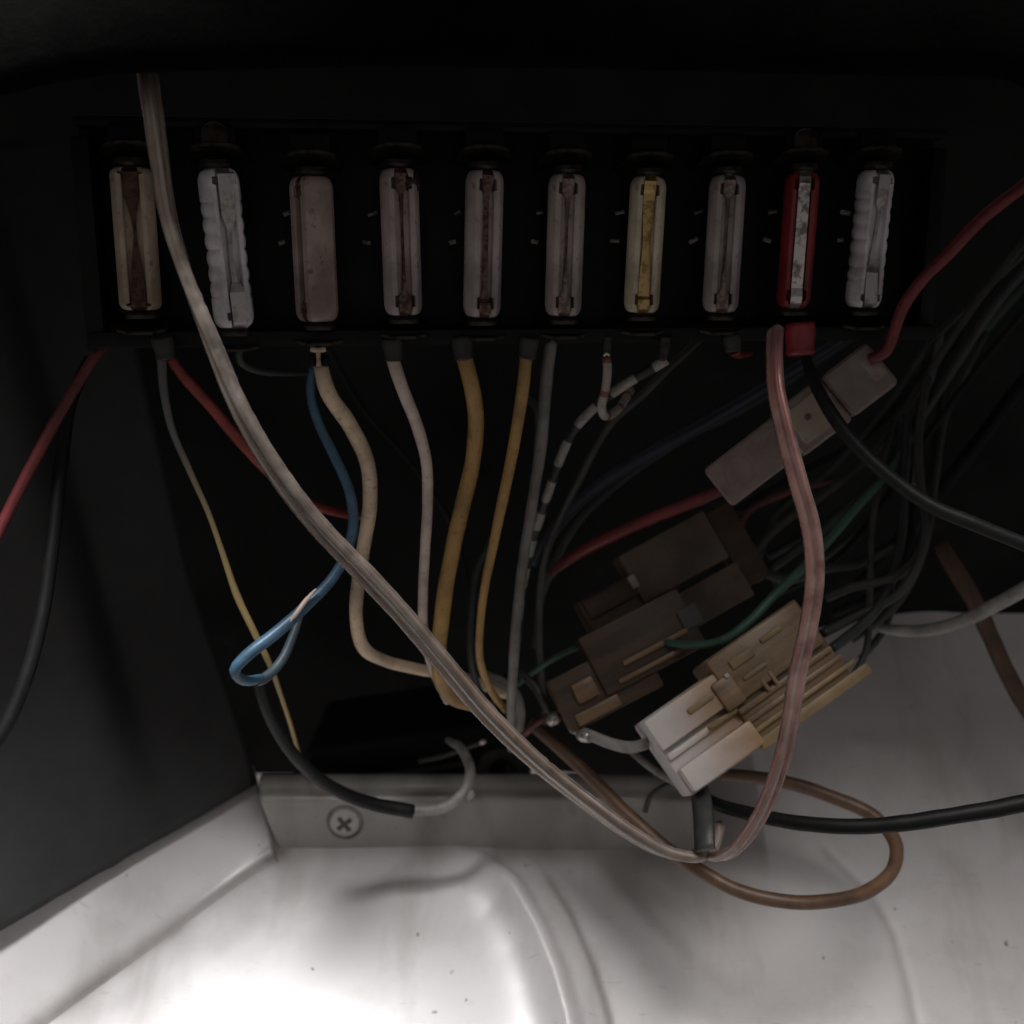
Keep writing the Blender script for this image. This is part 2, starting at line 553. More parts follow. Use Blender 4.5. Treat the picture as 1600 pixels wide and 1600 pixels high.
# white body paint: chalky, stained, with grime in creases (vertex attribute) and specks
m, nt, p = new_mat('white_body_paint')
at_ = nt.nodes.new('ShaderNodeAttribute'); at_.attribute_name = 'grime'
big = tex_noise(nt, 22, 5, rough=0.55)
stre = tex_noise(nt, 30, 5, mapping=(2.6, 0.5, 1.0))
fine = tex_noise(nt, 240, 5)
spk = tex_noise(nt, 330, 2)
c1 = mix_col(nt, ramp(nt, big.outputs[0], [(0.38, (0, 0, 0)), (0.75, (1, 1, 1))]).outputs[0], (0.67, 0.66, 0.66), (0.55, 0.53, 0.52))
c2 = mix_col(nt, ramp(nt, stre.outputs[0], [(0.54, (0, 0, 0)), (0.72, (0.5, 0.5, 0.5))]).outputs[0], c1, (0.38, 0.36, 0.345))
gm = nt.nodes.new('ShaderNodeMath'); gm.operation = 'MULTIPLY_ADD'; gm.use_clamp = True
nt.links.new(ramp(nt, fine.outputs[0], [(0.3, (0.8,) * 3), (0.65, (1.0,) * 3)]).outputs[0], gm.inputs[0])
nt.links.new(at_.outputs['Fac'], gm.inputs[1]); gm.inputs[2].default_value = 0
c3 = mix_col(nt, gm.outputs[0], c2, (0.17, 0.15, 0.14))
scr = tex_noise(nt, 130, 3, mapping=(1.0, 9.0, 1.0))
smu = tex_noise(nt, 60, 5, rough=0.7)
c3 = mix_col(nt, ramp(nt, scr.outputs[0], [(0.66, (0, 0, 0)), (0.72, (0.35, 0.35, 0.35))]).outputs[0], c3, (0.30, 0.275, 0.255))
c3 = mix_col(nt, ramp(nt, smu.outputs[0], [(0.5, (0, 0, 0)), (0.78, (0.36, 0.36, 0.36))]).outputs[0], c3, (0.36, 0.335, 0.315))
c4 = mix_col(nt, ramp(nt, spk.outputs[0], [(0.735, (0, 0, 0)), (0.76, (0.85,) * 3)]).outputs[0], c3, (0.10, 0.085, 0.075))
nt.links.new(c4, p.inputs['Base Color'])
rr = nt.nodes.new('ShaderNodeMapRange'); rr.inputs[3].default_value = 0.22; rr.inputs[4].default_value = 0.48
nt.links.new(big.outputs[0], rr.inputs[0]); nt.links.new(rr.outputs[0], p.inputs['Roughness'])
bump(nt, p, fine.outputs[0], 0.12, 0.0002)
p.inputs['Coat Weight'].default_value = 0.55
p.inputs['Coat Roughness'].default_value = 0.24
M['body'] = m
mb_ = m.copy(); mb_.name = 'shaded_body_paint'  # same body paint, colours darkened to put the dash's shade on flange and screw
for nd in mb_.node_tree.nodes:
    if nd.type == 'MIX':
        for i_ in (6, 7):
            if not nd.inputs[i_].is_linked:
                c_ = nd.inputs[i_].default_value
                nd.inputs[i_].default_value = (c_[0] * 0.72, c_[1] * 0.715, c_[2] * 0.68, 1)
M['body_shaded'] = mb_


# ------------------------------------------------------------------ the body shell: floor pan, wheel arch bulge, inner sill
def sstep(a, b, x):
    t = max(0.0, min(1.0, (x - a) / (b - a)))
    return t * t * (3 - 2 * t)


SLOPE, Y_BACK = 0.62, 0.243          # the pan falls away towards the cabin


def on_pan(px, py):
    r = ray(px, py)
    t = (CAM.z + SLOPE * Y_BACK) / (SLOPE * r.y - r.z)
    return CAM + r * t


def pan_z(y):
    return -SLOPE * (Y_BACK - y)


RIDGE_PX = [(604, 1296), (640, 1306), (690, 1322), (750, 1350), (800, 1400), (840, 1470), (868, 1540), (886, 1605), (903, 1700), (918, 1850), (930, 2100)]
RIDGE = [on_pan(x, y).xy for x, y in RIDGE_PX]
CREASE = [on_pan(x, y).xy for x, y in [(430, 1330), (340, 1395), (240, 1470), (150, 1535), (60, 1600), (-60, 1690), (-200, 1800), (-420, 1980)]]
SEAM = [on_pan(x, y).xy for x, y in [(1290, 1330), (1360, 1400), (1395, 1460), (1418, 1540), (1440, 1640), (1470, 1800)]]


def sdist_np(poly, X, Y):
    """distance in mm to a polyline, + on its left-hand (arch) side"""
    best = np.full(X.shape, 1e9); sg = np.ones(X.shape)
    for p, q in zip(poly[:-1], poly[1:]):
        dx, dy = q.x - p.x, q.y - p.y
        t = np.clip(((X - p.x) * dx + (Y - p.y) * dy) / (dx * dx + dy * dy), 0, 1)
        r = np.hypot(X - p.x - dx * t, Y - p.y - dy * t)
        s_ = np.where(dx * (Y - p.y) - dy * (X - p.x) < 0, 1.0, -1.0)
        m_ = r < best
        best = np.where(m_, r, best); sg = np.where(m_, s_, sg)
    return best * sg / MM


def ss_np(a, b, x):
    t = np.clip((x - a) / (b - a), 0, 1)
    return t * t * (3 - 2 * t)


def build_floor():
    x0, x1, y0, y1, st = -0.135, 0.215, 0.150, 0.305, 0.0008
    nx, ny = int((x1 - x0) / st) + 1, int((y1 - y0) / st) + 1
    X, Y = np.meshgrid(x0 + st * np.arange(nx), y0 + st * np.arange(ny))
    s = sdist_np(RIDGE, X, Y)
    cr = sdist_np(CREASE, X, Y)
    se = sdist_np(SEAM, X, Y)
    xm, ym = X / MM, Y / MM
    n1 = np.array([noise.noise(Vector((a * 22, b * 22, 3.1))) for a, b in zip(X.flat, Y.flat)]).reshape(X.shape)
    n2 = np.array([noise.noise(Vector((a * 150, b * 150, 0.4))) for a, b in zip(X.flat, Y.flat)]).reshape(X.shape)
    # narrow rolled bead: steep on the arch side, a shoulder and then a fold on the other
    left = 5.2 - 4.0 * (1 - np.exp(-(np.sqrt(s * s + 2.6) - 1.612) / 4.2)) + 0.9 * ss_np(14, 50, s)
    right = 5.2 - 3.2 * ss_np(0.0, 4.2, -s) - 1.0 * ss_np(3.5, 8.6, -s) - 1.0 * ss_np(8.4, 9.8, -s)
    bead = np.where(s > 0, left, right)
    fade = (1.0 - ss_np(231, 247, ym)) * ss_np(-4, 14, np.abs(cr))
    Z = bead * fade
    Z += 18.0 * ss_np(236, 300, ym) * ss_np(30, 112, xm)
    Z += 0.5 * n1
    Z -= 0.3 * np.exp(-(se / 1.3) ** 2)
    Z += 0.7 * np.exp(-((xm - 92 - (ym - 230) * 0.4) / 8.0) ** 2) * ss_np(215, 240, ym)
    Z = Z * MM - SLOPE * (Y_BACK - Y)
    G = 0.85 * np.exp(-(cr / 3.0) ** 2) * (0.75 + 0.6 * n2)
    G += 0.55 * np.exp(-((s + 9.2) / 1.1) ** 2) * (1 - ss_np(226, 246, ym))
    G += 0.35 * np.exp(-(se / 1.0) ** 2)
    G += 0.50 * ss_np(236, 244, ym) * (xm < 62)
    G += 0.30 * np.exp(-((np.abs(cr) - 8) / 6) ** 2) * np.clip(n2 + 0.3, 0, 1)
    keep = Y < np.clip(0.2535 + (X - 0.040) * 0.9, 0.2535, 0.289)
    idx = np.full(X.shape, -1); idx[keep] = np.arange(keep.sum())
    verts = np.stack([X[keep], Y[keep], Z[keep]], 1)
    a_, b_, c_, d_ = idx[:-1, :-1], idx[:-1, 1:], idx[1:, 1:], idx[1:, :-1]
    ok = (a_ >= 0) & (b_ >= 0) & (c_ >= 0) & (d_ >= 0)
    faces = np.stack([a_[ok], b_[ok], c_[ok], d_[ok]], 1)
    me = bpy.data.meshes.new('floor_pan')
    me.from_pydata(verts.tolist(), [], faces.tolist())
    me.polygons.foreach_set('use_smooth', [True] * len(me.polygons))
    at_r = me.attributes.new('grime', 'FLOAT', 'POINT')
    at_r.data.foreach_set('value', np.clip(G[keep], 0, 1).astype(np.float32))
    me.update()
    o = link('floor_pan', me, None, (M['body'],))
    o['kind'] = 'structure'
    return o


floor_pan = build_floor()

# inner sill: the nearly upright white wall between the pan and the black trim
TOPE = [at(402, 1221, 277), at(200, 1330, 256), at(0, 1446, 239)]
TOPE.append(TOPE[2] + (TOPE[2] - TOPE[0]) * 0.9)
LOWE = [Vector((c.x, c.y, pan_z(c.y))) for c in (CREASE[0], CREASE[2], CREASE[4], CREASE[7])]


def build_sill():
    up, _ = catmull(TOPE, 0.002)
    lo, _ = catmull(LOWE, 0.002)
    n = 110
    pick = lambda P, t: P[min(len(P) - 1, int(t * (len(P) - 1)))]
    def lerp(P, t):
        f = t * (len(P) - 1); k = min(int(f), len(P) - 2)
        return P[k].lerp(P[k + 1], f - k)
    verts, faces, gr = [], [], []
    m_ = 26
    for i in range(n + 1):
        t = i / n
        a, b = lerp(lo, t), lerp(up, t)
        b = b + (b - a) * 0.25                    # carries on up behind the trim
        for j in range(m_ + 1):
            s = j / m_
            s2 = s * 1.3 - 0.30
            p_ = a.lerp(b, s2)
            out_ = (b - a).cross(lo[-1] - lo[0]).normalized()
            if out_.x < 0: out_ = -out_
            # fillet into the pan, slight belly higher up
            p_ = p_ + out_ * (0.5 * MM * math.exp(-abs(s2) / 0.07) + 1.0 * MM * math.sin(math.pi * s)) 
            verts.append(p_)
            g = 0.75 * math.exp(-(s2 / 0.09) ** 2) + 0.25 * max(0, noise.noise(p_ * 70)) * (1 - s)
            g += 0.6 * math.exp(-(t / 0.03) ** 2)
            gr.append(min(1, g))
    for i in range(n):
        for j in range(m_):
            faces.append((i * (m_ + 1) + j, (i + 1) * (m_ + 1) + j, (i + 1) * (m_ + 1) + j + 1, i * (m_ + 1) + j + 1))
    me = mesh_from('inner_sill', verts, faces)
    a = me.attributes.new('grime', 'FLOAT', 'POINT'); a.data.foreach_set('value', gr)
    o = link('inner_sill', me, None, (M['body'],))
    o['kind'] = 'structure'
    s = o.modifiers.new('sheet', 'SOLIDIFY'); s.thickness = 0.001; s.offset = 0
    return o


build_sill()

# firewall behind everything
verts, faces = [], []
NX, NZ = 40, 30
for j in range(NZ + 1):
    for i in range(NX + 1):
        x = -0.26 + 0.60 * i / NX
        z = -0.03 + 0.36 * j / NZ
        y = 0.345 + 0.012 * noise.noise(Vector((x * 14, z * 14, 2))) - 0.10 * sstep(0.12, 0.33, x)
        verts.append((x, y, z))
for j in range(NZ):
    for i in range(NX):
        a = j * (NX + 1) + i
        faces.append((a, a + 1, a + NX + 2, a + NX + 1))
fw = link('firewall', mesh_from('firewall', verts, faces), None, (M['dark_void'],))
fw['kind'] = 'structure'
s = fw.modifiers.new('sheet', 'SOLIDIFY'); s.thickness = 0.002

# ------------------------------------------------------------------ white flange with its screw
yF = on_z(540, 1325, 0.0).y
zT = 0.0135
prof = [(0.0, -3.0), (0.0, 11.8), (0.5, 13.0), (1.3, 13.5), (2.4, 13.8), (3.2, 14.6), (4.4, 15.3), (6.6, 15.7), (8.6, 15.4), (9.6, 14.0), (10.0, -3.0)]
X0, X1 = -62.5, 48.0


def build_flange():
    n = 90
    verts, faces, gr = [], [], []
    for i in range(n + 1):
        x = X0 + (X1 - X0) * i / n
        e = 0.0 if i else 1.0
        for k, (dy, z) in enumerate(prof):
            # slanted end: lower points start further right
            xs = x
            if i < 8:
                xs = x + (8 - i) / 8 * (6.5 * (1 - max(0, z) / 17.0))
            zz = z
            # dent over the screw, dip at mid-length
            cx = (x + 3) / 14
            yy = dy + (0.7 * math.exp(-((x + 22) / 7) ** 2) if 2 <= k <= 5 else 0)
            zz -= 0.6 * sstep(10, 50, x) * (1 if k > 1 else 0)
            verts.append((xs * MM, yF + yy * MM, zz * MM))
            g = 0.12 + 0.2 * noise.noise(Vector((x * 0.15, z * 0.2, 7))) + 0.45 * (1 if k in (3, 4) else 0) * (0.6 + noise.noise(Vector((x * 0.08, k, 0))))
            g += 0.5 if k == 0 else 0
            g += 0.5 * math.exp(-((x + 22) / 6) ** 2) * (1 if k in (2, 3) else 0)
            gr.append(max(0, min(1, g)))
    m_ = len(prof)
    for i in range(n):
        for k in range(m_ - 1):
            faces.append((i * m_ + k, (i + 1) * m_ + k, (i + 1) * m_ + k + 1, i * m_ + k + 1))
    faces.append(tuple(range(m_)))
    faces.append(tuple(n * m_ + k for k in range(m_))[::-1])
    me = mesh_from('flange', verts, faces)
    for p_ in me.polygons:
        p_.use_smooth = len(p_.vertices) == 4
    a = me.attributes.new('grime', 'FLOAT', 'POINT'); a.data.foreach_set('value', gr)
    return me


fl = thing('body_flange', 'white painted metal flange with one cross-head screw, standing across the back of the pan', 'flange',
           Matrix.Translation((0, yF, 0)))
fo = link('flange_sheet', build_flange(), fl, (M['body_shaded'],))
fo.location = (0, -yF, 0)
# screw: painted-over pan head in a shallow collar, with a cross recess
sc_px = at(543, 1275, 270)
ssx, ssz = (sc_px.x) / MM, 7.0
head = lathe('screw_head', [(3.6, -0.6), (3.7, 0.2), (3.45, 0.75), (2.6, 1.15), (1.2, 1.3), (0.02, 1.32)], 32)
sc = link('screw', head, fl, (M['body_shaded'],))
sc.location = (ssx * MM, 0.0, ssz * MM)
sc.rotation_euler = (math.radians(90), math.radians(0), 0)
M['rust_grime'] = plastic('rust_grime', (0.24, 0.225, 0.205), (0.12, 0.10, 0.085), 0.8, 0.8, 300, 0.5)
col_ = lathe('screw_collar', [(4.6, -0.3), (4.55, 0.10), (4.3, 0.16), (3.8, 0.12), (3.7, -0.3)], 32)
co = link('screw_collar', col_, sc, (M['rust_grime'],))
m_dirt, _nt, _p = new_mat('packed_dirt')
_p.inputs['Base Color'].default_value = (0.09, 0.085, 0.078, 1); _p.inputs['Roughness'].default_value = 0.9
M['packed_dirt'] = m_dirt
for k in range(2):
    bar = rbox('cross_recess', -2.2, 2.2, -0.62, 0.62, 0.9, 1.36 + 0.01 * k, 0.25, 2)
    b = link('cross_recess', bar, sc, (m_dirt,))
    b.rotation_euler = (0, 0, math.radians(38 + 90 * k))

# ------------------------------------------------------------------ black trim: kick panel, dash edge, ducts behind
P0, P1 = at(0, 1450, 235), at(400, 1225, 272)


def build_kick():
    nS, nT = 70, 60
    A = P0 + (P0 - P1) * 1.1
    d = P1 - A
    verts, faces = [], []
    nrm = Vector((0, 0, 1)).cross(d).normalized()
    if nrm.x < 0: nrm = -nrm
    for j in range(nT + 1):
        h = 0.155 * j / nT
        for i in range(nS + 1):
            s = i / nS
            p_ = A + d * s + Vector((0, 0, 1)) * h
            p_.x -= h * 0.16
            bulge = 4.5 * math.exp(-((s - 0.72) / 0.06) ** 2) - 11.0 * sstep(0.76, 0.84, s)
            p_ += nrm * (bulge * MM * sstep(0.0, 0.06, h) + 0.8 * MM * noise.noise(p_ * 30))
            if j == 0:
                p_.z += 0.35 * MM * noise.noise(Vector((s * 30, 1, 1)))
            verts.append(p_ - P1)
    for j in range(nT):
        for i in range(nS):
            a = j * (nS + 1) + i
            faces.append((a, a + 1, a + nS + 2, a + nS + 1))
    o = link('kick_panel', mesh_from('kick_panel', verts, faces), None, (M['kick_vinyl'],))
    o.location = P1
    s = o.modifiers.new('board', 'SOLIDIFY'); s.thickness = 0.0016; s.offset = 0
    return tag(o, 'black vinyl kick panel covering the wall beside the fuse box', 'trim panel')


build_kick()

EDGE = [(-1900, 330), (-900, 290), (-260, 215), (-100, 170), (0, 146), (60, 132), (130, 118), (220, 110), (400, 104), (620, 101), (900, 104), (1100, 108), (1350, 114),
        (1530, 117), (1585, 124), (1650, 150), (1800, 215), (2400, 290), (3400, 330)]


def build_dash():
    W = [at(x, y, 150) for x, y in EDGE]
    path, _ = catmull(W, 0.003)
    pr = [(-6, 230), (-9, 60), (-7, 34), (-5.0, 18), (-3.2, 8), (-1.8, 3.0), (-0.6, 0.9), (0.8, 0.0), (2.2, 0.7), (4.5, 2.8), (8, 6.6), (20, 18.0), (22, 24.0), (26, 60), (40, 230)]
    verts, faces = [], []
    for p_ in path:
        for (f, u) in pr:
            q = p_ + Vector((0, CP, -SP)) * (f * MM) + Vector((0, SP, CP)) * (u * MM)
            q += Vector((0, -1, 0)) * (0.5 * MM * noise.noise(q * 60))
            verts.append(q - path[0])
    m_ = len(pr)
    for i in range(len(path) - 1):
        for k in range(m_ - 1):
            faces.append((i * m_ + k, (i + 1) * m_ + k, (i + 1) * m_ + k + 1, i * m_ + k + 1))
    o = link('dashboard_edge', mesh_from('dashboard_edge', verts, faces), None, (M['black_vinyl'],))
    o.location = path[0]
    return tag(o, 'black padded lower edge of the dashboard above the fuse box', 'dashboard')


build_dash()

# black moulded duct behind the flange
dm = Matrix.Translation(at(600, 1190, 286))
du = thing('air_duct', 'black plastic duct lying behind the white flange', 'duct', dm)


def duct_warp(v):
    x, y, z = v
    if z > 0:
        x = x * 0.82 + 9
        z = z + (x + 30) * 0.16
    return (x, y, z)


link('duct_body', rbox('duct_body', -34, 30, -4, 30, -26, 3, 2.0, 3, warp=duct_warp), du, (M['black_plastic'],))
link('duct_seam', rbox('duct_seam', -24, 24, -5.4, -3.4, -2.2, -1.0, 0.4, 2, warp=lambda v: (v[0], v[1], v[2] + v[0] * 0.16)), du, (M['rubber'],))
gm_ = thing('rubber_grommet', 'dull black rubber grommet in the dark gap behind the clear cable', 'grommet',
            Matrix.Translation(at(785, 1205, 283)) @ Matrix.Rotation(math.radians(80), 4, 'X'))
link('grommet_body', lathe('grommet_body', [(7.2, -3), (7.4, 0), (6.8, 1.6), (5.0, 2.4), (3.8, 2.2), (3.4, 0.6), (0.05, 0.4)], 28), gm_, (M['rubber'],))

# ------------------------------------------------------------------ fuse box
O_ = at(210, 375, 187)
E_R = (at(1362, 375, 204) - O_)
E_R.z = 0
E_R.normalize()
E_U = Vector((0, 0, 1))
E_N = E_R.cross(E_U)                     # towards the cabin
BOXM = Matrix(((E_R.x, E_N.x, E_U.x, O_.x), (E_R.y, E_N.y, E_U.y, O_.y), (E_R.z, E_N.z, E_U.z, O_.z), (0, 0, 0, 1)))


def onp(px, py, n=0.0):
    """point of the fuse box, n mm in front of the plane of the fuse axes, seen at px, py"""
    r = ray(px, py)
    o = O_ + E_N * (n * MM)
    t = (o - CAM).dot(E_N) / r.dot(E_N)
    return CAM + r * t


def loc(px, py, n=0.0):
    q = onp(px, py, n) - O_
    return (q.dot(E_R) / MM, q.dot(E_U) / MM)


def dep(px, py, n=0.0):
    q = onp(px, py, n) - CAM
    return q.dot(Vector((0, CP, -SP))) / MM


fb = thing('fuse_box', 'black plastic fuse box with ten fuses in a row under the dashboard', 'fuse box', BOXM)
aL, bT = loc(118, 178, -6)
aR, bB = loc(1445, 532, -4)
# local axes: x along, y towards the cabin, z up
link('backplate', rbox('backplate', aL, aR, -10, -6.2, bB, bT, 0.8, 2), fb, (M['black_plastic'],))
aRw = loc(1400, 400, 0)[0]
link('end_wall', rbox('end_wall', aL, aL + 3.2, -6.3, 0.5, bB + 0.2, bT - 4, 0.8, 2), fb, (M['black_plastic'],))
link('end_wall', rbox('end_wall', aR - 3.0, aR, -6.3, -1.0, bB + 0.2, bT - 4, 0.8, 2), fb, (M['black_plastic'],))
bl0 = loc(700, 530, 1)[1]
bl1 = loc(700, 512, 1)[1]
link('lower_rail', rbox('lower_rail', aL + 0.4, aR - 0.4, -6.4, 1.2, bl0 - 1.0, bl1 - 0.3, 0.6, 2), fb, (M['black_plastic'],))
bu0 = loc(700, 205, 0)[1]
link('upper_rail', rbox('upper_rail', aL + 0.4, aR - 0.4, -6.4, -0.5, bu0, bT - 0.6, 0.9, 2), fb, (M['black_plastic'],))

FUSES = [  # top px, bottom px, width mm
    ((205, 262), (221, 484), 7.0),
    ((339, 265), (367, 511), 6.7),
    ((487, 276), (498, 502), 6.7),
    ((622, 264), (630, 492), 6.7),
    ((757, 267), (752, 495), 6.6),
    ((886, 273), (879, 493), 6.6),
    ((1013, 277), (1001, 488), 6.4),
    ((1137, 275), (1124, 487), 6.5),
    ((1254, 270), (1238, 480), 6.2),
    ((1369, 267), (1347, 480), 6.2),
]


def clip_mesh(wd, flip):
    """spring contact: a plate standing out from the back, its lip turned towards the fuse end"""
    h = wd / 2
    pts = []
    # plate outline in x, y (y towards the cabin); rounded front corners
    out = [(-h * 1.15, -6.0), (-h * 1.15, -1.0), (-h * 0.95, 1.6), (-h * 0.5, 2.7), (h * 0.5, 2.7), (h * 0.95, 1.6), (h * 1.15, -1.0), (h * 1.15, -6.0)]
    th = 0.55
    s = -1 if flip else 1
    verts, faces = [], []
    for lev in (0.0, th):
        for (x, y) in out:
            tilt = 1.15 * max(0, y + 3.5)
            verts.append(Vector((x, y, s * (lev - tilt * 0.35))) * MM)
    n = len(out)
    faces.append(tuple(range(n)))
    faces.append(tuple(range(n, 2 * n))[::-1])
    for k in range(n):
        faces.append((k, (k + 1) % n, n + (k + 1) % n, n + k))
    me = mesh_from('clip', verts, faces, smooth=False)
    bm = bmesh.new(); bm.from_mesh(me)
    bmesh.ops.bevel(bm, geom=[e for e in bm.edges], offset=0.12 * MM, segments=2, affect='EDGES')
    bm.to_mesh(me); bm.free()
    return me


clipA, clipB = clip_mesh(8.6, False), clip_mesh(8.6, True)
cupA = lathe('cup', [(2.9, 0.0), (3.0, 0.7), (2.6, 1.25), (2.0, 1.3), (1.6, 0.6), (0.05, 0.5)], 22)
tabm = rbox('contact_tab', -0.9, 0.9, -0.5, 0.5, -0.55, 0.55, 0.25, 2)
screwm = lathe('terminal_screw', [(2.4, -0.8), (2.5, 0.2), (2.2, 0.8), (1.2, 1.05), (0.05, 1.1)], 22)
blockm = rbox('terminal_block', -3.4, 3.4, -5.8, 0.3, -1.9, 1.9, 0.5, 2)
for i, (tp, bp, wd) in enumerate(FUSES):
    ax, bz = loc(*bp)
    c = link('lower_clip', clipA if i == 0 else clipA, fb, () if clipA.materials else (M['clip_metal'],))
    c.location = (ax * MM, 0, (bz - 1.7) * MM)
    cu = link('cup', cupA, c, () if cupA.materials else (M['clip_metal'],))
    cu.location = (0, 0, 0.25 * MM)
    ax, bz = loc(*tp)
    c = link('upper_clip', clipB, fb, () if clipB.materials else (M['clip_metal'],))
    c.location = (ax * MM, 0, (bz + 1.7) * MM)
    cu = link('cup', cupA, c)
    cu.rotation_euler = (math.pi, 0, 0)
    cu.location = (0, 0, -0.25 * MM)
    # terminal block with its screw above the fuse
    b = link('terminal_block', blockm, fb, () if blockm.materials else (M['black_plastic'],))
    b.location = (ax * MM, 0, (bz + 5.2) * MM)
    if i in (1, 8):
        sm = screwm if i == 1 else screwm
        s_ = link('terminal_screw', screwm, b, () if screwm.materials else (M['dull_brass'],))
        s_.location = (0, 0.0003, 0)
        s_.rotation_euler = (math.radians(-90), 0, 0)
    # two small contact ends beside the fuse
    if i >= 2:
        lx = tp[0] - 36 - 1.4 * i
        for (yy, dx) in ((334 - i * 0.3, 0), (380 - i * 0.6, -8)):
            qx, qz = loc(lx + dx, yy, -2.5)
            t_ = link('contact_tab', tabm, fb, () if tabm.materials else (M['tab_dark'],))
            t_.location = (qx * MM, -2.5 * MM, qz * MM)
            t_.rotation_euler = (random.uniform(-.4, .4), random.uniform(-.5, .5), random.uniform(-.5, .5))
            t_.scale = (random.uniform(.7, 1.15), 1, random.uniform(.55, .9))
        if i > 2:
            continue


# ---- the fuses
def fuse_body(name, L, wd, ch=0.36, depth=1.5, ribs=0, hex_=0.62, slot=(0.72, 0.88), rnd=1.0):
    """bar along z with a channel down its front (+y) and deeper slots near both ends"""
    h = wd / 2
    zs = []
    n = 64
    for k in range(n + 1):
        zs.append(-1 + 2 * k / n)
    extra = [-0.995, -0.98, -0.955, -0.92, 0.92, 0.955, 0.98, 0.995]
    for e in slot:
        extra += [e - 0.004, e + 0.004, -e - 0.004, -e + 0.004]
    zs = sorted(set([round(z, 4) for z in zs + extra]))
    verts, faces = [], []
    m_ = None
    for z in zs:
        e = (1 - abs(z)) * L / 2                        # mm from the end
        k = 1.0
        if e < 2.2 * rnd:
            k = 0.66 + 0.34 * math.sqrt(max(0, 1 - (1 - e / (2.2 * rnd)) ** 2))
        w = h * k
        rb = 0.0
        if ribs:
            ph = (z + 0.62) / 1.24 * ribs
            if 0 <= ph <= ribs:
                rb = 0.42 * (abs(math.sin(math.pi * ph)) ** 0.6 - 1.0)
        w += rb
        dd = depth
        if slot[0] < abs(z) < slot[1]:
            dd = depth + 1.5
        if e < 1.0:
            dd = depth * 0.8
        dd *= k
        c = h * ch * k * (1.38 if slot[0] < abs(z) < slot[1] else 1.0)
        f = h * 0.98 * k
        # cross-section, anticlockwise from the channel floor
        pr = [(-c * 0.92, f - dd), (-c, f - 0.12), (-c - 0.16, f), (-w * hex_ - 0.1, f * 0.98), (-w * 0.80, f * 0.80), (-w * 0.97, f * 0.42), (-w, 0), (-w * 0.92, -f * 0.5), (-w * 0.55, -f * 0.92),
              (w * 0.55, -f * 0.92), (w * 0.92, -f * 0.5), (w, 0), (w * 0.97, f * 0.42), (w * 0.80, f * 0.80), (w * hex_ + 0.1, f * 0.98), (c + 0.16, f), (c, f - 0.12), (c * 0.92, f - dd)]
        m_ = len(pr)
        for (x, y) in pr:
            verts.append(Vector((x, y, z * L / 2)) * MM)
    for i in range(len(zs) - 1):
        for k in range(m_):
            faces.append((i * m_ + k, i * m_ + (k + 1) % m_, (i + 1) * m_ + (k + 1) % m_, (i + 1) * m_ + k))
    faces.append(tuple(range(m_)))
    faces.append(tuple((len(zs) - 1) * m_ + k for k in range(m_))[::-1])
    me = mesh_from(name, verts, faces)
    try:
        me.set_sharp_from_angle(angle=math.radians(32))
    except Exception:
        pass
    return me


def ribbon(name, stations, th=0.16):
    """stations: (z, half width, y, x offset, twist deg) in mm"""
    st = []
    for a, b in zip(stations[:-1], stations[1:]):
        for k in range(4):
            t = k / 4
            st.append(tuple(a[q] * (1 - t) + b[q] * t for q in range(5)))
    st.append(stations[-1])
    verts, faces = [], []
    for (z, w, y, x, tw) in st:
        c, s = math.cos(math.radians(tw)), math.sin(math.radians(tw))
        for (u, v) in ((-w, -th), (w, -th), (w, th), (-w, th)):
            verts.append(Vector((x + u * c - v * s, y + u * s + v * c, z)) * MM)
    for i in range(len(st) - 1):
        for k in range(4):
            faces.append((i * 4 + k, i * 4 + (k + 1) % 4, (i + 1) * 4 + (k + 1) % 4, (i + 1) * 4 + k))
    faces.append((0, 1, 2, 3)); faces.append(tuple(len(verts) - 4 + k for k in range(4))[::-1])
    me = mesh_from(name, verts, faces, smooth=False)
    return me


capm = {}


def add_fuse(i, name, label, body_kw, bmat, smat, rot, stations, cap_mat):
    tp, bp, wd = FUSES[i]
    T, B = onp(*tp), onp(*bp)
    ez = (T - B)
    L = ez.length / MM
    ez.normalize()
    ey = (E_N - ez * E_N.dot(ez)).normalized()
    ex = ey.cross(ez)
    c = (T + B) / 2
    mtx = Matrix(((ex.x, ey.x, ez.x, c.x), (ex.y, ey.y, ez.y, c.y), (ex.z, ey.z, ez.z, c.z), (0, 0, 0, 1))) @ Matrix.Rotation(math.radians(rot), 4, 'Z')
    f = thing(name, label, 'fuse', mtx, 'torpedo fuses in the fuse box')
    link('fuse_body', fuse_body('fuse_body', L, wd, **body_kw), f, (bmat,))
    h = wd / 2
    S = [(z * L / 2, w, y + h * 0.98, x, tw) for (z, w, y, x, tw) in stations]
    link('fuse_strip', ribbon('fuse_strip', S), f, (smat,))
    if 'cap' not in capm:
        capm['cap'] = {}
    for s in (-1, 1):
        key = cap_mat.name
        if key not in capm['cap']:
            capm['cap'][key] = lathe('end_cap', [(2.15, -0.4), (2.1, 0.25), (1.7, 0.9), (1.0, 1.4), (0.5, 1.62), (0.05, 1.68)], 20)
            capm['cap'][key].materials.append(cap_mat)
        e = link('end_cap', capm['cap'][key], f)
        e.location = (0, 0, s * (L / 2 - 0.15) * MM)
        if s < 0:
            e.rotation_euler = (math.pi, 0, 0)
    return f


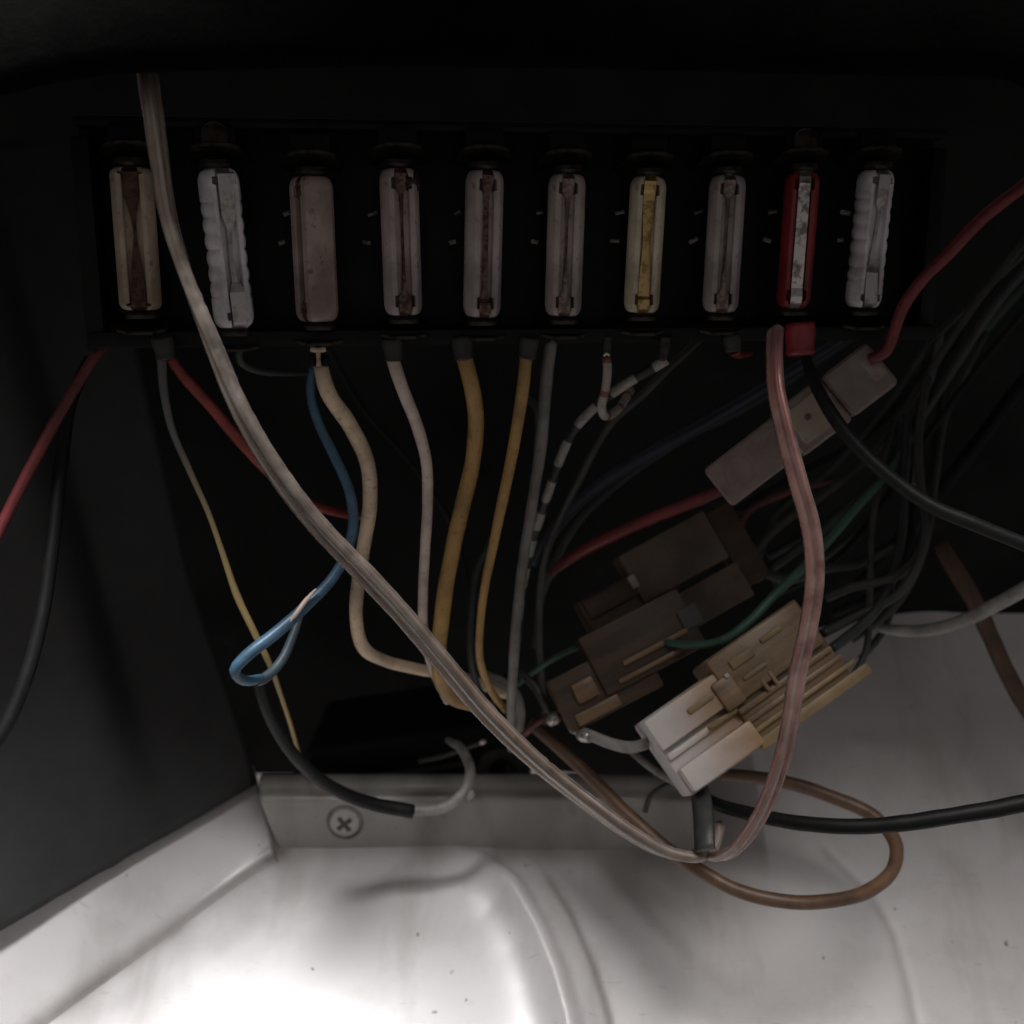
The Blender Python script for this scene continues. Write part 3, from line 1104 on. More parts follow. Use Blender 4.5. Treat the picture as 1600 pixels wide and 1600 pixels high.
# stations are (z fraction, half width, y below the front face, x, twist)
wide_narrow = [(-1.02, 1.0, -1.5, 0, 0), (-0.93, 1.05, -0.55, 0, 0), (-0.74, 1.05, -0.85, 0, 0), (-0.66, 0.45, -1.0, 0, 0), (-0.3, 0.22, -1.1, 0, 35), (0.3, 0.22, -1.1, 0, 60),
               (0.66, 0.4, -1.0, 0, 20), (0.75, 1.0, -0.9, 0, 0), (0.93, 1.05, -0.55, 0, 0), (1.02, 1.0, -1.5, 0, 0)]
hour = [(-1.02, 1.0, -1.6, 0, 0), (-0.93, 1.2, -0.7, 0, 0), (-0.7, 1.25, -1.0, 0, 0), (-0.3, 0.7, -1.2, 0, 0), (0.1, 0.22, -1.2, -0.1, 12), (0.35, 0.5, -1.2, 0, 0),
        (0.6, 1.2, -1.2, 0, 0), (0.93, 1.25, -0.8, 0, 0), (1.02, 1.0, -1.6, 0, 0)]
add_fuse(0, 'ceramic_fuse', 'grubby tan ceramic fuse with a rusty hourglass strip beside the kick panel',
         dict(ch=0.42, depth=1.6, slot=(0.90, 0.94), rnd=0.6), M['ceramic_beige'], M['strip_dark'], 4, hour, M['clip_metal'])
side = [(-1.03, 1.2, -1.5, 0.35, 0), (-0.93, 1.6, -0.2, 0.45, 0), (-0.55, 1.6, -0.35, 0.45, 0), (-0.42, 0.5, -0.9, 0.1, 0), (-0.1, 0.38, -1.0, -0.1, 20), (0.25, 0.45, -0.9, 0.15, 10), (0.42, 1.45, -0.5, 0.45, 0),
        (0.93, 1.5, -0.2, 0.45, 0), (1.03, 1.1, -1.5, 0.35, 0)]
add_fuse(1, 'plastic_fuse', 'clean white plastic fuse with scalloped edges, half hidden by the clear cable',
         dict(ch=0.44, depth=1.5, ribs=6, slot=(0.80, 0.90), hex_=0.66), M['white_plastic'], M['strip_zinc'], 24, [(a, b, c, -d, e) for (a, b, c, d, e) in side], M['strip_zinc'])
add_fuse(2, 'ceramic_fuse', 'pinkish ceramic fuse turned so that its slot faces sideways, above the beige wire',
         dict(ch=0.24, depth=1.3, rnd=1.0), M['ceramic_tan'], M['strip_rust'], -52, wide_narrow, M['clip_metal'])
add_fuse(3, 'ceramic_fuse', 'pinkish ceramic fuse with a chipped, scorched top corner',
         dict(ch=0.38, depth=1.4), M['ceramic_pink'], M['strip_rust'], 7, wide_narrow, M['clip_metal'])
add_fuse(4, 'ceramic_fuse', 'pinkish ceramic fuse with a blackened burnt-out strip, above the two mustard wires',
         dict(ch=0.34, depth=1.4), M['ceramic_pink'], M['strip_rust'], 7,
         [(-1.02, 1.0, -1.5, 0, 0), (-0.93, 1.05, -0.5, 0, 0), (-0.80, 1.0, -0.6, 0, 0), (-0.74, 0.8, -1.2, 0, 0), (-0.6, 0.5, -1.3, 0, 0), (0.6, 0.45, -1.3, 0, 0), (0.68, 0.5, -1.1, 0, 0), (0.80, 1.0, -0.7, 0, 0), (0.93, 1.05, -0.5, 0, 0), (1.02, 1.0, -1.5, 0, 0)], M['clip_metal'])
add_fuse(5, 'ceramic_fuse', 'pinkish ceramic fuse with a thin bright wire strip, above the grey wire',
         dict(ch=0.36, depth=1.4), M['ceramic_pink'], M['strip_dull'], -4, wide_narrow, M['clip_metal'])
brass_st = [(-1.02, 1.0, -1.5, 0, 0), (-0.93, 1.05, -0.3, 0, 0), (-0.80, 1.05, -0.45, 0, 0), (-0.75, 1.05, -1.0, 0, 0), (-0.4, 1.0, -1.15, 0, 8), (0.0, 0.75, -1.1, 0, 16), (0.4, 0.95, -1.15, 0, 8), (0.75, 1.05, -1.0, 0, 0),
            (0.80, 1.05, -0.45, 0, 0), (0.93, 1.05, -0.3, 0, 0), (1.02, 1.0, -1.5, 0, 0)]
add_fuse(6, 'ceramic_fuse', 'cream ceramic fuse with a wide brass strip and brass ends',
         dict(ch=0.38, depth=1.4), M['ceramic_cream'], M['strip_brass'], -5, brass_st, M['tarnish_brass'])
add_fuse(7, 'ceramic_fuse', 'grey ceramic fuse between the cream one and the red one',
         dict(ch=0.37, depth=1.4), M['ceramic_grey'], M['strip_dull'], -8, wide_narrow, M['tab_metal'])
red_st = [(-1.02, 0.9, -1.5, 0, 0), (-0.93, 1.0, -0.1, 0, 0), (-0.83, 1.0, 0.25, 0, 0), (-0.70, 1.0, -0.3, 0, 0), (-0.5, 1.0, -0.15, 0, 0), (0.5, 1.0, -0.15, 0, 0), (0.70, 1.0, -0.3, 0, 0),
          (0.83, 1.0, 0.25, 0, 0), (0.93, 1.0, -0.1, 0, 0), (1.02, 0.9, -1.5, 0, 0)]
add_fuse(8, 'plastic_fuse', 'dark red plastic fuse with a spotted silver strip',
         dict(ch=0.42, depth=0.7, slot=(0.74, 0.90)), M['red_plastic'], M['strip_tin'], -11, red_st, M['tab_metal'])
arrow = [(-1.02, 1.1, -1.5, 0.2, 0), (-0.93, 1.25, -0.2, 0.15, 0), (-0.48, 1.15, -0.5, -0.1, 0), (-0.40, 0.9, -0.9, -0.25, 0), (-0.36, 0.3, -1.0, -0.35, 0), (0.42, 0.3, -1.0, 0.35, 10), (0.52, 1.0, -0.7, 0.4, 0), (0.6, 1.1, -0.5, 0.45, 0),
         (0.93, 1.15, -0.2, 0.5, 0), (1.03, 1.0, -1.5, 0.4, 0)]
add_fuse(9, 'plastic_fuse', 'white plastic fuse with scalloped edges and arrow-shaped strip, next to the red fuse',
         dict(ch=0.46, depth=1.3, ribs=6, slot=(0.80, 0.90), hex_=0.64), M['white_plastic'], M['strip_zinc'], 2, [(a, b, c, -d, e) for (a, b, c, d, e) in arrow], M['clip_metal'])
# scorched chip of the fourth fuse: a melted blob of solder on its corner
f4 = [o for o in bpy.data.objects if o.get('label', '').endswith('scorched top corner')][0]
bmx = bmesh.new(); bmesh.ops.create_icosphere(bmx, subdivisions=3, radius=1)
for v in bmx.verts:
    v.co = Vector((v.co.x * 1.7, v.co.y * 1.2, v.co.z * 2.0)) * MM * (1 + 0.35 * noise.noise(v.co * 1.7))
mex = bpy.data.meshes.new('melted_blob'); bmx.to_mesh(mex); bmx.free()
for p_ in mex.polygons: p_.use_smooth = True
mb = link('melted_blob', mex, f4, (M['clip_metal'],))
mb.location = (-1.9 * MM, 1.9 * MM, 10.4 * MM)

# ------------------------------------------------------------------ wires
def boot(parent, origin, a, b, r, mat=None, name='terminal_boot', flare=1.0):
    """short sleeve from a to b (world points)"""
    path, par = catmull([a, a.lerp(b, 0.35), a.lerp(b, 0.75), b], 0.0008)
    n = len(path)
    def pf(i, l):
        t = i / (n - 1)
        rr_ = r * MM * (0.97 + 0.06 * math.sin(t * 7)) * (flare if t < 0.25 else 1.0)
        if t > 0.9: rr_ *= 0.93
        if i == n - 1: rr_ *= 0.8
        return circ(rr_, 18)
    return sweep(name, path, pf, parent, (mat or M['rubber'],), origin, wob=0.05, seed=random.random() * 9)


def wire_thing(name, label, group=None, pts=None, cat='wire'):
    o0 = at(*pts[0])
    return thing(name, label, cat, Matrix.Translation(o0), group), o0


G_BOX = 'wires hanging from the fuse box'
# beige wire with its bare crimp
pts = [(499, 566, 197), (512, 612, 198), (545, 662, 202), (573, 720, 207), (578, 785, 212), (569, 850, 216), (559, 915, 219), (557, 970, 221), (568, 1012, 223), (600, 1032, 227), (650, 1045, 232), (720, 1058, 240), (790, 1085, 250)]
t, o0 = wire_thing('beige_wire', 'thick beige wire with a bare crimped end, bending behind the clear cable', G_BOX, pts)
wire('insulation', pts, [1.5, 1.65, 1.65, 1.65, 1.6, 1.55, 1.5, 1.5, 1.5, 1.4, 1.35, 1.3, 1.3], W_BEIGE, parent=t, origin=o0)
k = wire('crimp_barrel', [(498, 536, 195.5), (498, 552, 196), (499, 570, 196.6)], [1.15, 1.0, 1.5], M['clip_metal'], parent=t, origin=o0)
for (x0, y0, x1, y1, r) in ((487, 545, 508, 545, 0.75), (497, 545, 498, 572, 0.55)):
    wire('insulation_tongue', [(x0, y0, 194.3), ((x0 + x1) / 2, (y0 + y1) / 2 + 2, 194.0), (x1, y1, 194.3)], [r * 0.9, r * 0.8, r * 0.9], W_BEIGE, parent=t, origin=o0)
for sx_ in (488, 509):
    wire('crimp_wing', [(sx_, 556, 195), (sx_, 563, 194.8), (sx_, 571, 195.2)], [0.65, 0.75, 0.7], M['black_plastic'], parent=t, origin=o0)

# pinkish white wire
pts = [(611, 552, 196), (628, 605, 197), (650, 660, 201), (666, 720, 205), (668, 785, 209), (664, 860, 212), (661, 930, 215), (662, 985, 217), (675, 1040, 222), (700, 1095, 230)]
t, o0 = wire_thing('white_wire', 'thin pinkish white wire hanging between the beige and the mustard wires', G_BOX, pts)
wire('insulation', pts, [1.35, 1.3, 1.28, 1.2, 1.15, 1.1, 1.1, 1.1, 1.1, 1.1], W_PINKWHITE, parent=t, origin=o0)
boot(t, o0, at(612, 528, 195), at(616, 563, 196.5), 1.85)

# two mustard wires
pts = [(723, 550, 198), (737, 605, 199), (744, 660, 203), (738, 725, 207), (720, 800, 211), (703, 880, 214), (692, 950, 216), (686, 1010, 219), (688, 1060, 222), (705, 1088, 226), (735, 1100, 232), (765, 1105, 240)]
t, o0 = wire_thing('mustard_wire', 'thick mustard yellow wire curling under at its lower end', G_BOX, pts)
wire('insulation', pts, [1.7, 1.7, 1.7, 1.7, 1.7, 1.75, 1.8, 1.75, 1.75, 1.75, 1.7, 1.6], W_MUSTARD, parent=t, origin=o0)
boot(t, o0, at(721, 526, 197), at(725, 562, 198), 1.9)
pts = [(823, 552, 199), (816, 615, 200), (804, 690, 203), (788, 770, 207), (771, 850, 211), (757, 920, 215), (750, 980, 218), (750, 1030, 222), (765, 1075, 228), (790, 1110, 236)]
t, o0 = wire_thing('mustard_wire', 'thin mustard yellow wire hanging straight beside the grey wire', G_BOX, pts)
wire('insulation', pts, [1.35, 1.3, 1.25, 1.2, 1.05, 0.95, 0.9, 0.9, 0.9, 0.9], W_MUSTARD, parent=t, origin=o0)
boot(t, o0, at(828, 526, 198), at(823, 560, 199.5), 1.75)

# grey wire
wire('grey_wire', [(862, 528, 200), (853, 600, 203), (846, 690, 208), (831, 790, 213), (817, 880, 217), (808, 960, 220), (802, 1040, 224), (799, 1100, 230), (800, 1170, 240)],
     [1.3, 1.35, 1.3, 1.2, 1.2, 1.2, 1.2, 1.2, 1.2], W_GREY, 'long dull grey wire hanging straight down past the dark loom', 'wire', G_BOX)
wire('slate_wire', [(770, 840, 222), (745, 890, 223), (737, 950, 224), (735, 1010, 226), (742, 1060, 231), (760, 1100, 240)], 0.85, W_SLATE,
     'thin dark slate wire between the two mustard wires', 'wire', G_BOX)

# blue wire and its black sleeved tail
pts = [(490, 572, 198), (485, 612, 199), (497, 660, 201), (522, 712, 203), (545, 765, 205), (552, 815, 206), (543, 860, 206), (520, 903, 205), (480, 945, 203), (430, 990, 200), (385, 1025, 198), (367, 1047, 198), (381, 1063, 201), (413, 1060, 205),
       (440, 1032, 208), (457, 995, 210), (470, 958, 212)]
t, o0 = wire_thing('blue_wire', 'blue wire bent back on itself in a sharp loop', G_BOX, pts)
wire('insulation', pts[:14], [0.95, 0.95, 1.0, 1.05, 1.05, 1.1, 1.05, 1.1, 1.2, 1.3, 1.25, 1.15, 1.1, 1.0], W_BLUE, parent=t, origin=o0)
wire('slate_blue_end', [(400, 1064, 203.5)] + pts[13:], [1.08, 1.1, 1.05, 0.95, 0.7], W_SLATEBLUE, parent=t, origin=o0)  # rear strand of the loop in a darker, greyer blue
wire('scuffed_stripe', [(494, 920, 201.8), (478, 938, 201.3), (462, 960, 200.6), (452, 973, 200.4)], [0.2, 0.5, 0.5, 0.2], W_PINKWHITE, parent=t, origin=o0)
pts = [(402, 1058, 212), (410, 1090, 214), (432, 1140, 220), (470, 1192, 228), (515, 1228, 235), (570, 1253, 240), (645, 1268, 243), (690, 1263, 244), (722, 1240, 246), (735, 1205, 249), (722, 1172, 254), (706, 1160, 266), (697, 1156, 296), (694, 1155, 335)]
t, o0 = wire_thing('sleeved_wire', 'black sleeved wire whose white end curls up in front of the flange', None, pts)
i_s = 6
wire('black_sleeve', pts[:i_s + 1], [1.1, 1.3, 1.4, 1.5, 1.6, 1.7, 1.75], W_BLACK_DUSTY, parent=t, origin=o0)
wire('white_end', [(640, 1267, 243)] + pts[i_s + 1:], [1.35, 1.35, 1.3, 1.35, 1.25, 1.0, 0.8, 0.7], W_WHITE, parent=t, origin=o0)
wire('joint_bump', [(733, 1236, 245), (737, 1240, 245), (730, 1248, 245)], [0.7, 0.9, 0.6], W_WHITE, parent=t, origin=o0)

# thin wire turning yellow, red wire sharing its boot
pts = [(252, 548, 188), (256, 610, 189), (268, 668, 191), (296, 735, 194), (325, 800, 198), (348, 865, 202), (370, 930, 206), (396, 985, 209), (420, 1035, 213), (440, 1090, 222), (462, 1160, 252), (478, 1225, 282)]
t, o0 = wire_thing('yellowed_wire', 'thin wire going from grey to yellow, hanging in front of the black kick panel', None, pts)
wire('insulation', pts, [0.95, 0.85, 0.75, 0.65, 0.55, 0.6, 0.75, 0.75, 0.65, 0.55, 0.5, 0.5], W_GREYYEL, parent=t, origin=o0)
boot(t, o0, at(252, 526, 187), at(260, 560, 188.5), 1.8)
wire('red_wire', [(262, 556, 189), (290, 592, 190), (330, 636, 193), (375, 690, 196), (425, 742, 200), (480, 785, 208), (535, 803, 219), (572, 808, 232)], [0.95, 1.05, 1.1, 1.12, 1.1, 1.0, 0.9, 0.85],
     W_RED_ORANGE, 'red wire running from the end boot to behind the clear cable', 'wire')
wire('red_wire', [(-120, 1040, 184), (-50, 925, 186), (5, 815, 188), (40, 745, 189), (85, 660, 190), (130, 585, 191), (165, 533, 193), (190, 500, 196)], [1.1, 1.1, 1.1, 1.1, 1.1, 1.05, 1.0, 0.95],
     W_RED_DARK, 'red wire slanting up across the black kick panel to the fuse box', 'wire')
wire('black_wire', [(-140, 1290, 184), (-60, 1230, 186), (0, 1150, 188), (40, 1060, 190), (66, 960, 192), (82, 850, 194), (95, 730, 196), (110, 630, 197), (140, 560, 200)], [1.45, 1.45, 1.45, 1.4, 1.4, 1.4, 1.4, 1.3, 1.2],
     W_BLACK, 'black wire hanging along the kick panel under the slanting red wire', 'wire')

# clear two-strand speaker cable, hanging in front of everything
CL = [(233, 113, 168), (231, 119, 162), (234, 140, 160), (240, 180, 160), (248, 240, 162), (261, 330, 166), (287, 420, 167), (327, 525, 168), (375, 640, 170), (430, 735, 173), (497, 822, 176), (565, 893, 178), (630, 962, 180), (690, 1033, 182), (755, 1110, 184), (830, 1183, 187), (915, 1252, 191), (985, 1302, 196), (1040, 1331, 201), (1085, 1338, 205), (1108, 1322, 212), (1118, 1290, 222)]


def clear_cable(name, label, pts, r, off, cores, shell_mat, tw0, tw_len, ragged=True):
    """flat twin flex: two lobes of clear sheath, each round its own twist of strands"""
    W = [at(*p) for p in pts]
    t = thing(name, label, 'cable', Matrix.Translation(W[0]))
    path, par = catmull(W, 0.0009)
    def ang(l):
        return math.radians(tw0) * (1 - sstep(0, tw_len, l)) + 0.22 * math.sin(l * 38 + 1)
    def turn(a, b, l):
        c, s_ = math.cos(ang(l)), math.sin(ang(l))
        return (a * c - b * s_, a * s_ + b * c)
    def shell(i, l):
        out = []
        for sg in (1, -1):
            for k in range(11):
                f = math.radians(-126 + 252 * k / 10)
                rr_ = r * (1 + 0.05 * noise.noise(Vector((l * 240, sg, f))))
                if ragged and sg < 0 and k in (2, 3):
                    rr_ *= 1.10 + 0.16 * noise.noise(Vector((l * 900, 0, 1))) + 0.14 * noise.noise(Vector((l * 70, 4, 1)))
                e_ = min(1.0, 0.3 + math.sqrt(l / 0.0022))
                a, b = e_ * rr_ * math.sin(f) * -sg, e_ * sg * (off + rr_ * math.cos(f))
                out.append(turn(a * MM, b * MM, l))
        return out
    sweep('clear_sheath', path, shell, t, (shell_mat,), W[0], wob=0, seed=3)
    for sg, (mats, core_r, strands) in zip((1, -1), cores):
        for k in range(strands):
            ph = 2 * math.pi * k / strands
            rr_ = core_r * 0.56 if strands > 1 else 0
            sr = core_r * 0.52 if strands > 1 else core_r
            def pf(i, l, ph=ph):
                a = ph + 2 * math.pi * l / 0.13
                e_ = min(1.0, 0.2 + math.sqrt(l / 0.0026))
                ca, cb = turn(e_ * rr_ * MM * math.cos(a), e_ * (sg * off * MM + rr_ * MM * math.sin(a)), l)
                return circ(e_ * sr * MM * (1 + 0.14 * noise.noise(Vector((l * 130, ph, sg)))), 8, ca, cb)
            sweep('strand', path, pf, t, (mats[k % len(mats)],), W[0], wob=0, seed=k)
    return t


clear_cable('clear_cable', 'clear twin speaker cable with copper strands sagging across the whole view', CL, 1.06, 0.88, (([M['copper'], M['copper_dark'], M['copper_pale']], 0.80, 3), ([M['copper_dark'], M['tinned'], M['copper_dark']], 0.76, 3)), M['clear'], 62, 0.075)
PK = [(1212, 508, 190), (1210, 545, 188), (1213, 610, 185), (1228, 680, 183), (1248, 755, 182), (1268, 830, 182), (1273, 905, 182), (1262, 985, 183), (1245, 1060, 184), (1232, 1140, 186), (1213, 1215, 189), (1183, 1282, 194), (1150, 1325, 199), (1122, 1338, 204), (1104, 1326, 211), (1096, 1295, 222)]
clear_cable('pink_cable', 'clear twin cable with a pinkish red core hanging from under the red fuse', PK, 0.93, 0.70, (([M['red_core'], M['copper_pale'], M['red_core']], 0.74, 3), ([M['red_dark']], 0.68, 3)), M['clear_red'], 50, 0.06, False)

# dark strap that the two cables hook under
strap_pts = [(1090, 1225, 226), (1096, 1250, 216), (1100, 1290, 205), (1102, 1328, 201.5)]
W = [at(*p) for p in strap_pts]
path, par = catmull(W, 0.001)
st = sweep('cable_strap', path, lambda i, l: [(0.45 * MM, -1.9 * MM), (0.6 * MM, 0), (0.45 * MM, 1.9 * MM), (-0.45 * MM, 1.9 * MM), (-0.6 * MM, 0), (-0.45 * MM, -1.9 * MM)], None, (W_DARKGREY,), None, wob=0.06, seed=5)
tag(st, 'short dark grey strap hanging from the front connector where the two clear cables meet', 'strap')

# red boot and its black wire
pts = [(1256, 548, 205), (1270, 590, 202), (1295, 640, 199), (1335, 692, 196), (1390, 745, 193), (1455, 790, 190), (1530, 822, 188), (1605, 852, 187), (1720, 905, 186)]
t, o0 = wire_thing('black_wire', 'black wire hanging from the red boot and running across the dark wires', None, pts)
wire('insulation', pts, [1.0, 1.25, 1.4, 1.45, 1.45, 1.45, 1.45, 1.45, 1.45], W_BLACK_DUSTY, parent=t, origin=o0)
rb_ = boot(t, o0, at(1250, 505, 203), at(1251, 556, 203.5), 2.75, M['red_plastic'], 'red_boot')

# striped wires and bare terminals under the right half of the box
pts = [(1042, 562, 203), (1012, 580, 204), (975, 602, 206), (930, 636, 209), (897, 672, 212), (876, 715, 215), (860, 760, 219), (843, 812, 227), (826, 870, 237), (812, 950, 246), (804, 1030, 254)]
t, o0 = wire_thing('striped_wire', 'black and white banded wire curving down behind the grey wire', G_BOX, pts)
wire('insulation', pts, 1.05, W_BW, parent=t, origin=o0)
boot(t, o0, at(1040, 524, 201), at(1036, 562, 203), 1.15, M['clip_metal'], 'terminal')
pts = [(948, 558, 202), (949, 580, 202.5), (946, 608, 203.5), (940, 635, 205), (945, 650, 207), (965, 640, 212), (985, 610, 220)]
t, o0 = wire_thing('striped_wire', 'short white wire with red bands hooked in front of the banded black one', G_BOX, pts)
wire('insulation', pts, 0.95, W_RW, parent=t, origin=o0)
boot(t, o0, at(949, 524, 201), at(948, 558, 202), 1.05, M['clip_metal'], 'terminal')
wire('crimp_edge', [(943, 556, 200.9), (948, 552, 200.8), (953, 556, 200.9)], 0.3, M['tab_metal'], parent=t, origin=o0)
pts = [(1142, 520, 203), (1143, 535, 203.5), (1146, 546, 204), (1153, 553, 206), (1172, 552, 212)]
t, o0 = wire_thing('red_terminal', 'small dark terminal with a red rim under the grey fuse', None, pts, 'terminal')
wire('red_insulation', pts[2:], [1.35, 1.0, 0.7], W_RED, parent=t, origin=o0)
boot(t, o0, at(1143, 522, 203), at(1146, 549, 203.7), 1.7)
wire('dark_wire', [(1110, 515, 226), (1050, 570, 224), (1000, 620, 224), (960, 655, 225), (930, 700, 227), (905, 750, 230), (880, 800, 236), (850, 880, 250), (842, 980, 266), (850, 1130, 290)], 0.95, W_DARKGREY,
     'dark grey wire running parallel below the banded black one', 'wire', 'dark loom wires')
wire('navy_wire', [(1330, 520, 258), (1220, 590, 252), (1120, 650, 248), (1020, 705, 246), (940, 755, 246), (880, 810, 248), (830, 880, 252)], 1.6, W_NAVY,
     'thick navy wire slanting behind the in-line holder', 'wire', 'dark loom wires')
wire('small_wire', [(820, 620, 226), (838, 635, 224), (842, 665, 224), (840, 700, 226), (838, 760, 234)], 0.9, W_DARKGREY, 'small dark wire end curled beside the thin mustard wire', 'wire')
wire('small_wire', [(375, 540, 192), (374, 562, 193), (400, 578, 197), (450, 582, 203), (490, 580, 210)], 0.8, W_SLATE, 'faint black wire running under the white scalloped fuse to the beige wire', 'wire')

# ------------------------------------------------------------------ in-line fuse holder on the red lead
def frame_of(c, u_px, d, du=0.0):
    """matrix at the pixel c, depth d: x along the picture direction u_px, z towards the lens"""
    a = at(c[0], c[1], d)
    b = at(c[0] + u_px[0], c[1] + u_px[1], d + du)
    ex = (b - a).normalized()
    ez = (CAM - a).normalized()
    ez = (ez - ex * ez.dot(ex)).normalized()
    ey = ez.cross(ex)
    return Matrix(((ex.x, ey.x, ez.x, a.x), (ex.y, ey.y, ez.y, a.y), (ex.z, ey.z, ez.z, a.z), (0, 0, 0, 1)))


M['cloudy_tan'] = plastic('cloudy_tan', (0.36, 0.29, 0.22), (0.2, 0.14, 0.08), 0.5, 0.4, 200, 0.3, var=0.6)
HM = frame_of((1246, 668), (248, -190), 214, -6)
h_ = thing('inline_fuse_holder', 'milky plastic in-line holder on the red lead, tilted behind the pinkish cable', 'fuse holder', HM)
link('shell_half', rbox('shell_half', -19.4, -1.5, -4.6, 4.6, -3.6, 3.6, 1.2, 3), h_, (M['milky'],))
link('shell_half', rbox('shell_half', -2.8, 8.6, -5.2, 5.2, -4.3, 4.3, 1.0, 3), h_, (M['milky'],))
link('shell_half', rbox('shell_half', 8.9, 19.6, -5.0, 5.0, -4.0, 4.0, 1.4, 3), h_, (M['milky'],))
link('brass_terminal', rbox('brass_terminal', -1.4, 7.6, -4.0, 4.0, -2.6, 4.5, 1.2, 3), h_, (M['cloudy_tan'],))
link('terminal_hole', lathe('terminal_hole', [(0.7, 3.5), (0.7, 4.5), (0.4, 4.62), (0.02, 4.62)], 16), h_, (M['strip_rust'],)).location = (2.4 * MM, 0.4 * MM, 0)
for cx in (-14.2, -5.2):
    link('moulded_ring', lathe('moulded_ring', [(3.0, 3.3), (3.0, 3.66), (2.8, 3.72), (2.6, 3.66), (2.5, 3.3)], 28), h_, (M['milky'],)).location = (cx * MM, 0, 0)
link('metal_end', rbox('metal_end', 16.2, 19.0, -2.4, 2.6, -1.8, 2.8, 0.6, 2), h_, (M['tab_metal'],))
wire('red_lead', [(1360, 562, 207), (1385, 548, 205), (1398, 515, 203), (1412, 478, 201), (1440, 438, 199), (1480, 398, 197), (1530, 345, 195), (1600, 290, 192), (1700, 215, 188)], [1.2, 1.25, 1.25, 1.25, 1.25, 1.3, 1.35, 1.35, 1.35],
     W_RED, 'red lead running from the milky holder up past the end of the fuse box', 'wire', 'red leads of the milky holder')
wire('red_lead', [(1135, 762, 219), (1100, 778, 220), (1050, 797, 222), (990, 822, 225), (930, 850, 229), (888, 875, 236), (868, 889, 250), (862, 898, 285)], [1.3, 1.35, 1.4, 1.42, 1.4, 1.3, 1.2, 1.1],
     W_RED, 'red lead leaving the lower end of the milky holder behind the connectors', 'wire', 'red leads of the milky holder')

# ------------------------------------------------------------------ nylon connectors
def cbox(parent, name, u0, u1, v0, v1, w0, w1, mat, bev=0.45):
    # u along, v across (downwards in the picture), w towards the cabin
    return link(name, rbox(name, u0, u1, -v1, -v0, w0, w1, bev, 2), parent, (mat,))


CM = frame_of((1000, 1128), (255, -178), 219, 7)
c1_ = thing('nylon_connector', 'white and yellowed nylon connector plugged together, nearest the lens above the pan', 'connector', CM, 'nylon connectors')
hl = cbox(c1_, 'plug_housing', 0, 18.0, 0, 17.4, -11, 0, M['nylon_yellowing'], 0.8)
for (u0, u1, v0, v1, w1) in ((0.2, 17.6, 0.3, 7.2, 2.4), (0.4, 17.8, 8.0, 9.6, 1.2), (0.6, 17.8, 11.6, 17.0, 3.2)):
    cbox(hl, 'plug_ridge', u0, u1, v0, v1, -1, w1, M['nylon_yellowing'], 0.8)
hr = cbox(c1_, 'socket_housing', 17.2, 41.0, -2.6, 17.6, -12, 1.0, M['nylon_tan'], 0.8)
for (u0, u1, v0, v1, w1, mt) in ((17.4, 40.0, -2.2, 8.0, 2.8, 'nylon_tan'), (17.2, 40.6, 8.9, 10.2, 2.2, 'nylon_tan'), (17.2, 41.6, 11.4, 12.6, 1.8, 'nylon_tan'), (17.0, 43.0, 13.7, 14.8, 2.2, 'nylon_yellow'), (16.8, 44.6, 15.8, 18.1, 2.0, 'nylon_yellow')):
    cbox(hr, 'socket_ridge', u0, u1, v0, v1, 0.0, w1, M[mt], 0.5)
for (u0, u1, v0, v1, w1) in ((21.0, 26.6, 0.2, 2.2, 3.5), (21.6, 27.4, 4.2, 5.2, 3.4), (29.0, 34.4, 0.0, 1.2, 3.3), (24.2, 25.0, 6.6, 9.4, 3.1), (26.4, 27.2, 6.4, 9.2, 3.1)):
    cbox(hr, 'latch_rib', u0, u1, v0, v1, 1.0, w1, M['nylon_yellow'], 0.35)
for (u0, u1, v0, v1, w1) in ((8.6, 14.8, 3.2, 4.4, 3.0), (10.4, 17.4, 8.2, 9.2, 1.9)):
    cbox(hl, 'latch_rib', u0, u1, v0, v1, 0.5, w1, M['nylon_yellow'], 0.35)
cbox(c1_, 'locking_latch', 15.2, 20.0, 2.0, 8.4, 1.2, 3.3, M['nylon_tan'], 0.8)
cbox(c1_, 'latch_tip', 18.6, 19.6, 1.8, 2.8, 2.4, 3.8, M['nylon_white'], 0.3)

BM = frame_of((905, 935), (215, -118), 243, 4)
c2_ = thing('nylon_connector', 'dim dusty nylon connector behind, under the lower red lead', 'connector', BM, 'nylon connectors')
hl = cbox(c2_, 'plug_housing', -1, 14.5, 0.5, 17.0, -9, 0, M['nylon_brown'], 0.7)
hr = cbox(c2_, 'socket_housing', 12.0, 34.0, -4.0, 8.0, -9.4, 1.5, M['nylon_dusk'], 0.7)
cbox(hr, 'socket_ridge', 13.5, 35.0, 9.5, 18.0, -5, 0.6, M['nylon_dusk'], 0.5)
cbox(hl, 'plug_ridge', 0, 14, 1, 5.5, -1, 1.2, M['nylon_brown'], 0.4)
cbox(c2_, 'locking_latch', 11.2, 13.0, 1.0, 4.0, 0, 2.6, M['nylon_white'], 0.4)
cbox(c2_, 'latch_slot', 16.5, 18.6, 8.6, 11.0, 0, 1.9, M['packed_dirt'], 0.3)
cbox(c2_, 'end_wall', 34.5, 41.0, -3.0, 16.0, -8, -1.0, M['nylon_brown'], 0.6)

